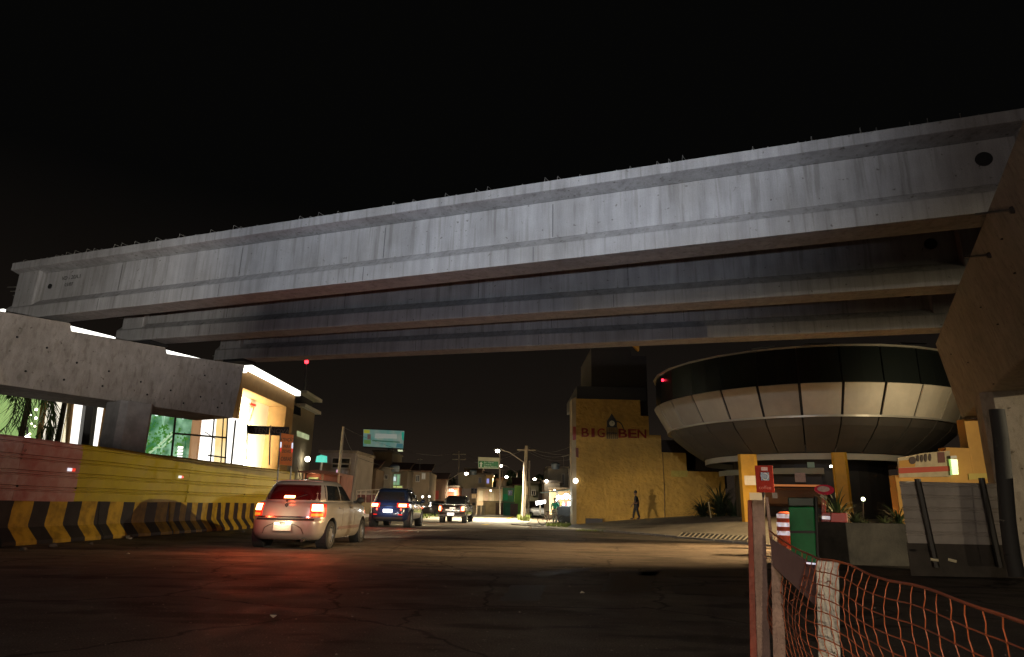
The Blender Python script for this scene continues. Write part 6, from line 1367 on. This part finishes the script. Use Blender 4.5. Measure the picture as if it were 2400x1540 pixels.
wpost('wooden_post','weathered post with a red-lit left edge, nearest the middle of the picture',[(1762,1163),(1791,1166),(1806,1540),(1775,1540)],3.45,3.25,.07,M_wood)
wpost('wooden_post','narrow dark red stake added for red light along the left edge of the weathered post',[(1752,1172),(1763,1172),(1777,1540),(1758,1540)],3.47,3.27,.04,M_redw)  # red-lit post edge built as a stake, the light put into its colour
wpost('wooden_post','slim leaning lath right of the weathered post',[(1793,1164),(1801,1166),(1819,1330),(1811,1330)],3.7,3.6,.03,M_wood)
wpost('wooden_post','rough splintered plank post between the weathered and the white post',[(1806,1262),(1832,1276),(1842,1540),(1812,1540)],3.1,2.9,.03,M_wood)
wpost('wooden_post','white painted square post wrapped in the orange netting',[(1912,1314),(1966,1318),(1970,1540),(1918,1540)],2.55,2.45,.08,M_ww)
o,f,c=card('paper_scrap','blank white paper pinned on top of the weathered post','notice',1757,1786,1155,1172,3.4,mat('warm_paper',(.62,.50,.34),.8)) 
o,f,c=card('paper_scrap','small grey card showing behind the slim leaning lath','notice',1810,1822,1155,1168,6.,mat('grey_card',(.30,.25,.22),.8,n=.3,ns=40))
A=[atd(1806,1262,3.1),atd(1912,1325,2.6),atd(1915,1424,2.55),atd(1814,1330,3.0)]; mb=MB(); mb.prism(A,Vector((.01,.03,0))); tag(obj('plank_board',mb,mat('purple_board',(.17,.11,.11),.7,n=.3,ns=6),bevel=.004),'faded reddish board nailed between two foreground posts','board')
mb=MB(); A=[atd(1893,1318,2.6),atd(1912,1320,2.57),atd(1912,1324,2.57),atd(1893,1322,2.6)]; mb.prism(A,Vector((.0,.01,0))); tag(obj('reflective_strip',mb,emi('strip_glint_glow',(.8,.8,1),.6,(.8,.8,.8))),'short bright reflective strip on the board beside the white post','reflector')  # strip emits in place of a glint of returned light
nettag=thing('orange_netting','sagging orange plastic safety netting running toward the camera at lower right','safety net',(1.2,1.8,0))
R.seed(11)
top=[(1800,1240,3.35),(1818,1262,3.1),(1862,1290,2.75),(1905,1310,2.46),(1945,1312,2.36),(1985,1322,2.28),(2040,1345,2.16),(2100,1362,1.98),(2160,1372,1.84),(2230,1392,1.70),(2300,1418,1.58),(2370,1442,1.48),(2440,1470,1.38),(2520,1510,1.28)]
TP=[atd(x,y,d) for x,y,d in top]
cum=[0]
for a,b in zip(TP,TP[1:]): cum.append(cum[-1]+(b-a).length)
def tpt(s):
    for i in range(len(TP)-1):
        if s<=cum[i+1]: return TP[i].lerp(TP[i+1],(s-cum[i])/(cum[i+1]-cum[i]))
    return TP[-1]
CHh=.045; nr=20; G_=[]
cols=[1802.]
while cols[-1]<2500: cols.append(cols[-1]+8+37*max(0,min(1,(cols[-1]-1810)/560))**1.0)
def sof(px):
    for i in range(len(top)-1):
        if px<=top[i+1][0]: return cum[i]+(cum[i+1]-cum[i])*(px-top[i][0])/(top[i+1][0]-top[i][0])
    return cum[-1]
nc=len(cols)-1
for j in range(nr+1):
    row=[]
    for i in range(nc+1):
        s=sof(cols[i]); p=tpt(s); cw_=(sof(cols[min(nc,i+1)])-sof(cols[max(0,i-1)]))/2; w_=.006*math.sin(i*.9+j*.35)+.005*math.sin(i*.37-j*.8); sg=.018*math.sin(i*.5)*(j/nr)
        cl=(j*CHh)*(.78+.22*min(1,i/nc*1.5)+.03*math.sin(i*.31)); row.append(p+Vector((w_*.8+.02*math.sin(j*.5+i*.2),w_*.3,-cl-sg))+(TP[min(len(TP)-1,8)]-TP[3]).normalized()*(-.75*cw_*(1-math.exp(-j/2.0))))
    G_.append(row)
mbh=MB(); mbv=MB()
for j in range(nr+1):
    P=G_[j]; 
    if j==0: mbh.path(P,.0036,5)
    else: mbh.path(P,.0019,5)
for i in range(nc+1):
    P=[]
    for j in range(nr):
        a=G_[j][i]; b=G_[j+1][i]; k=.006*(1 if i%2 else -1); P+= [a,a.lerp(b,.5)+Vector((0,0,0))+ (G_[j][min(nc,i+1)]-G_[j][max(0,i-1)]).normalized()*k]
    P.append(G_[nr][i]); mbv.path(P,.0015,5)
for j in range(nr+1):
    for i in range(nc+1): mbv.sphere(G_[j][i],.0042,5,.7)
M_net=mat('orange_net',(.34,.085,.03),.5,n=.3,ns=8)
mbh.add([],[]); k0=len(mbh.v); mbh.v+=mbv.v; mbh.f+=[[q+k0 for q in fa] for fa in mbv.f]; mbh.m+=mbv.m
obj('mesh_strands',mbh,M_net,nettag)
mb=MB()
for k in range(40):
    p=tpt(R.uniform(.05,.95)*1.0)+Vector((R.uniform(-.01,.01),0,R.uniform(-.5,.01))); q=p+Vector((R.uniform(-.04,.04),R.uniform(-.03,.03),R.uniform(-.02,.05))); mb.path([p,(p+q)/2+Vector((.005,0,.008)),q],.0012,3)
obj('frayed_ends',mb,M_net,nettag)
# ================================================================ grass, weeds, rubble
def grass(name,label,regions,m,seed):
    R.seed(seed); mb=MB()
    for (pts,n,hh,zg_) in regions:
        Q=[atz(x,y,zg_) for x,y in pts]
        for k in range(n):
            a,b=R.random(),R.random(); p=Q[0].lerp(Q[1],a).lerp(Q[3].lerp(Q[2],a),b); g=gz(p.x,p.y)-.01; t=R.uniform(0,6.28); w_=hh*.14; s=Vector((math.cos(t)*w_,math.sin(t)*w_,0)); q=Vector((R.uniform(-.35,.35)*hh,R.uniform(-.35,.35)*hh,hh*R.uniform(.5,1.2)))
            v=Vector((p.x,p.y,g)); mb.add([v-s,v+s,v+q],[(0,1,2)])
    o=obj(name,mb,m); tag(o,label,'grass',kind='stuff'); return o
M_grass=mat('verge_grass',(.13,.17,.03),.8,n=.35,ns=1.5)
grass('grass','green verge grass along the far road edge',[([(980,1192),(1065,1187),(1060,1206),(975,1219)],2600,.32,-.2),([(1125,1186),(1215,1184),(1215,1190),(1140,1191)],900,.5,-.2),([(1212,1208),(1246,1208),(1240,1222),(1214,1220)],500,.40,-.2),([(1240,1196),(1290,1200),(1290,1208),(1240,1204)],700,.35,-.2),([(1282,1230),(1340,1234),(1330,1240),(1280,1236)],500,.20,-.2),([(1350,1239),(1420,1240),(1420,1244),(1350,1244)],300,.10,.0)],M_grass,5)
R.seed(77)
def stone(label,p,s,m,name='stone'):
    mb=MB(); mb.sphere((p.x,p.y,p.z+s*.3),s,8,.6)
    mb.v=[Vector((v.x+R.uniform(-.25,.25)*s,v.y+R.uniform(-.25,.25)*s,v.z+R.uniform(-.12,.12)*s)) for v in mb.v]; tag(obj(name,mb,m),label,'rubble',)
M_st=mat('pale_stone',(.24,.21,.18),.9)
sc_=MB()
for k in range(420):
    x=R.uniform(-7,5); y=R.uniform(3.0,13); s=R.choice((.004,.005,.006,.008,.014))*R.uniform(.7,1.3); mb=MB(); mb.sphere((x,y,gz(x,y)+s*.3),s,5,.7); b0=len(sc_.v); sc_.v+=mb.v; sc_.f+=[[q+b0 for q in fa] for fa in mb.f]; sc_.m+=mb.m
tag(obj('gravel',sc_,M_st),'loose pale grit scattered over the near road','gravel',kind='stuff')
for k,(px,py,s,lb) in enumerate(((1243,1238,.10,'pale stone on the verge right of the thick pole foot'),(305,1264,.05,'small pale stone below the striped barrier'),(886,1233,.06,'tiny pale stone left of the dark blue car'),(2005,1405,.02,'tiny chip beside the netting'))):
    p=atz(px,py,-.1 if k==0 else 0); 
    if k<2: stone(lb,Vector((p.x,p.y,gz(p.x,p.y))),s,M_st)
# dark patches on the road with cast shadows painted in
shadow_tone=mat('shadow_patch',(.022,.02,.018),.55,n=.3,ns=3,bump=.4,bs=60)
for q,lb in (([(1200,1373),(1285,1373),(1262,1408),(1172,1410)],''),([(1430,1345),(1545,1340),(1520,1385),(1408,1388)],''),([(1240,1345),(1400,1328),(1420,1333),(1260,1354)],''),([(1500,1335),(1745,1338),(1745,1352),(1500,1350)],''),([(1580,1375),(1745,1380),(1745,1400),(1580,1392)],'')):
    P=[atz(x,y,0) for x,y in q]; mb=MB(); n=10; pts=[]
    for i in range(len(P)):
        a,b=P[i],P[(i+1)%len(P)]
        for k in range(n): t=a.lerp(b,k/n); pts.append(Vector((t.x+R.uniform(-.03,.03),t.y+R.uniform(-.06,.06),.0075)))
    mb.add(pts,[tuple(range(len(pts)))]); tag(obj('road_patch',mb,shadow_tone),kind='structure')
# lights of a vehicle waiting behind the camera
hv=thing('vehicle_headlights','pair of low headlamps behind the camera shining along the road','headlamps',(-3.,-9,0))
mb=MB(); mb.box(-4.0,-1.6,-10.5,-9.1,.35,1.0); obj('bumper',mb,M_dark,hv,bevel=.1)
for x in (-3.6,-2.0): mb=MB(); mb.sphere((x,-9.05,.75),.1,10); obj('headlamp',mb,M_chrome,hv); light('headlight_beam','SPOT',(x,-8.9,.75),(1,.82,.52),2500,hv,aim=(x+9.6,42,.6),size=.06,spot=22,blend=1); light('headlight_beam','SPOT',(x,-8.9,.75),(1,.80,.55),1700,hv,aim=(9.5,12,-1.2),size=.06,spot=31,blend=1)  # second, wider beam per lamp is added to brighten fence and planter
# ================================================================ more of the far street
R.seed(99)
# water tanks, aerials and air conditioners on the far roofs
for k,(px,py,Y,lb) in enumerate(((846,1098,62,'blue grey water tank on the dark brown house roof'),(930,1101,68,'pale water tank on the green lit room house'),(1110,1109,92,'water tank on the big grey house'),(1300,1095,74,'water tank on the grey upper block'))):
    p=atY(px,py,Y); o=thing('water_tank',lb,'water tank',(p.x,p.y-.8,p.z-.25),group='water tanks on the roofs')
    mb=MB(); mb.lathe([(.42,-.3),(.5,.25),(.52,.28),(.35,.42),(.05,.46),(.001,.46)],(p.x,p.y-1.2,p.z),(0,0,1),18); obj('tank',mb,mat('tank_plastic',(.16,.20,.24),.5),o,smooth=True)
for k,(px,py,Y,lb) in enumerate(((862,1098,62,'tv aerial on the dark brown house'),(985,1104,72,'tv aerial on the brown two storey house'),(1178,1122,94,'tv aerial on the small gabled house'),(1320,1096,74,'tv aerial on the grey upper block'))):
    p=atY(px,py,Y); mb=MB(); mb.tube((p.x,p.y-.5,p.z-.4),(p.x,p.y-.5,p.z+1.3),.02,n=4)
    for j in range(5): mb.tube((p.x-.3+.04*j,p.y-.8+.15*j,p.z+1.2),(p.x+.3-.04*j,p.y-.8+.15*j,p.z+1.2),.012,n=3)
    tag(obj('tv_aerial',mb,M_steel),lb,'aerial','aerials on the roofs')
# yard walls and gates in front of the houses
for (a,b,yt,Y,c,lb) in ((905,950,1166,58,(.40,.28,.18),'brown yard wall behind the dark blue car roof'),(998,1046,1172,80,(.32,.17,.11),'low reddish yard wall left of the pickup'),(1132,1180,1176,82,(.55,.42,.28),'low cream yard wall right of the pickup'),(1180,1206,1178,78,(.06,.25,.15),'low green yard wall behind the red shirted walker'),(1230,1262,1176,86,(.35,.28,.18),'low tan yard wall right of the thick pole')):
    o_=atY((a+b)/2,1180,Y); f=Fr((o_.x,o_.y),math.radians(90)); u0,_=f.pix(a,1185); u1,_=f.pix(b,1185); _,z=f.pix((a+b)/2,yt); w_=thing('yard_wall',lb,'wall',f.pt((u0+u1)/2,0,-.3).to_tuple(),group='yard walls along the far street')
    mb=MB(); f.box(mb,u0,u1,-.2,0,-.5,z); obj('wall',mb,mat('yard_%d_%d'%(int(c[0]*100),int(c[1]*100)),c,.9,n=.35,ns=1.2),w_)
    mb=MB(); f.box(mb,u0-.05,u1+.05,-.25,.05,z,z+.08); obj('coping',mb,MATS['parapet'],w_)
    um=lerp(u0,u1,.62); mb=MB(); f.box(mb,um,um+.9,.003,.04,-.2,z-.1); obj('gate',mb,mat('iron_gate',(.12,.06,.045),.6,n=.3,ns=8),w_)
# small parked cars and glinting headlamps
smallcar('hatchback_car','small dark parked car left of the black pickup, far off',1016,1208,-.2,math.radians(200),(.06,.05,.05))
smallcar('hatchback_car','grey parked car far off before the lime green gatehouse',1140,1203,-.2,math.radians(100),(.25,.25,.26))
for k,(px,py,lb) in enumerate(((1475,1734,'left bright dot lamp between the dark blue car and the pickup'),(1498,1733,'right bright dot lamp between the dark blue car and the pickup'))):
    p=atd(px/1.489,py/1.489,70); o=thing('yard_lamp',lb,'lamp',(p.x,p.y,gz(p.x,p.y)),group='yard lamps'); mb=MB(); mb.sphere(p,.10,8); obj('bulb',mb,emi('yard_bulb',(1,.95,.85),14,(.8,.8,.8)),o); mb=MB(); mb.tube((p.x,p.y,gz(p.x,p.y)),(p.x,p.y,p.z-.1),.025); obj('post',mb,M_steel,o)
    light('lamp_light','POINT',p+Vector((0,-.4,0)),(1,.85,.6),40,o,size=.1)
for (px,py,d,pw,lb) in ((1062,1150,80,120,'porch lamp of the coral shop'),(1150,1150,84,120,'porch lamp of the cream shop row'),(1300,1150,56,110,'porch lamp over the cream yard wall')):
    p=atd(px,py,d); o=thing('porch_lamp',lb,'lamp',p.to_tuple(),group='porch lamps'); mb=MB(); mb.sphere(p,.09,8); obj('bulb',mb,MATS['yard_bulb'],o); light('lamp_light','POINT',p+Vector((0,-.5,-.1)),(1,.75,.45),pw,o,size=.1)
# faint far cloud-like cable insulators and thin wires over the street
for (a,b,s) in (((838,1072,36),(1009,1098,80),.5),((1009,1098,80),(1074,1062,90),.4),((1074,1062,90),(1170,1075,66),.8),((1170,1066,66),(1234,1052,62),.2),((1234,1056,62),(1345,1075,60),.5),((1234,1046,62),(1430,1040,60),.9)):
    sag(atd(*a),atd(*b),s,.014)
# rubble at the foot of the hoarding
for k,(px,py,s,lb) in enumerate(((40,1290,.07,'grey chunk at the far left foot of the barrier'),(110,1282,.09,'dark chunk under the second wide stripe'),(200,1276,.05,'small chunk under the red sheet joint'),(290,1262,.10,'largest chunk at the barrier foot under the yellow sheet'),(420,1256,.05,'small chunk in the car shadow'),(560,1247,.05,'small chunk left of the silver hatchback'))):
    p=atz(px,py,0); stone(lb,Vector((p.x+.12,p.y,0)),s,mat('dark_stone',(.10,.09,.08),.95))
ps=thing('rubber_stake','short dark rubber stake leaning on the striped barrier','stake',atz(292,1256,0).to_tuple()); p=atz(292,1256,0); mb=MB(); mb.path([(p.x,p.y,0),(p.x-.05,p.y,.45)],[.07,.05],8); obj('stake',mb,M_black,ps)
# service pipes and a cable on the ochre wall
pp=thing('wall_conduit','thin dark conduit running down the ochre wall beside its third step','pipe',fy.pt(fy.pix(1556,1150)[0],.05,0).to_tuple())
mb=MB(); u=fy.pix(1556,1150)[0]; mb.path([fy.pt(u,.05,fy.pix(1556,1062)[1]),fy.pt(u+.02,.05,2.4),fy.pt(u-.03,.05,.1)],.025,6); obj('pipe',mb,mat('conduit',(.10,.06,.02),.7),pp)
# small litter on the road
for k,(px,py,lb) in enumerate(((300,1300,'crumpled pale scrap on the road near the barrier'),(1365,1392,'flattened pale paper cup on the road'),(980,1248,'pale scrap on the road right of the silver hatchback'),(640,1450,'small torn paper on the dark near road'))):
    p=atz(px,py,0); mb=MB(); a=R.uniform(0,3); c_,s_=math.cos(a)*.03,math.sin(a)*.03
    mb.prism([(p.x-c_,p.y-s_,.01),(p.x+s_,p.y-c_,.025),(p.x+c_,p.y+s_,.012),(p.x-s_,p.y+c_,.03)],(0,0,.004)); tag(obj('paper_litter',mb,mat('litter_paper',(.5,.46,.4),.9)),lb,'litter')
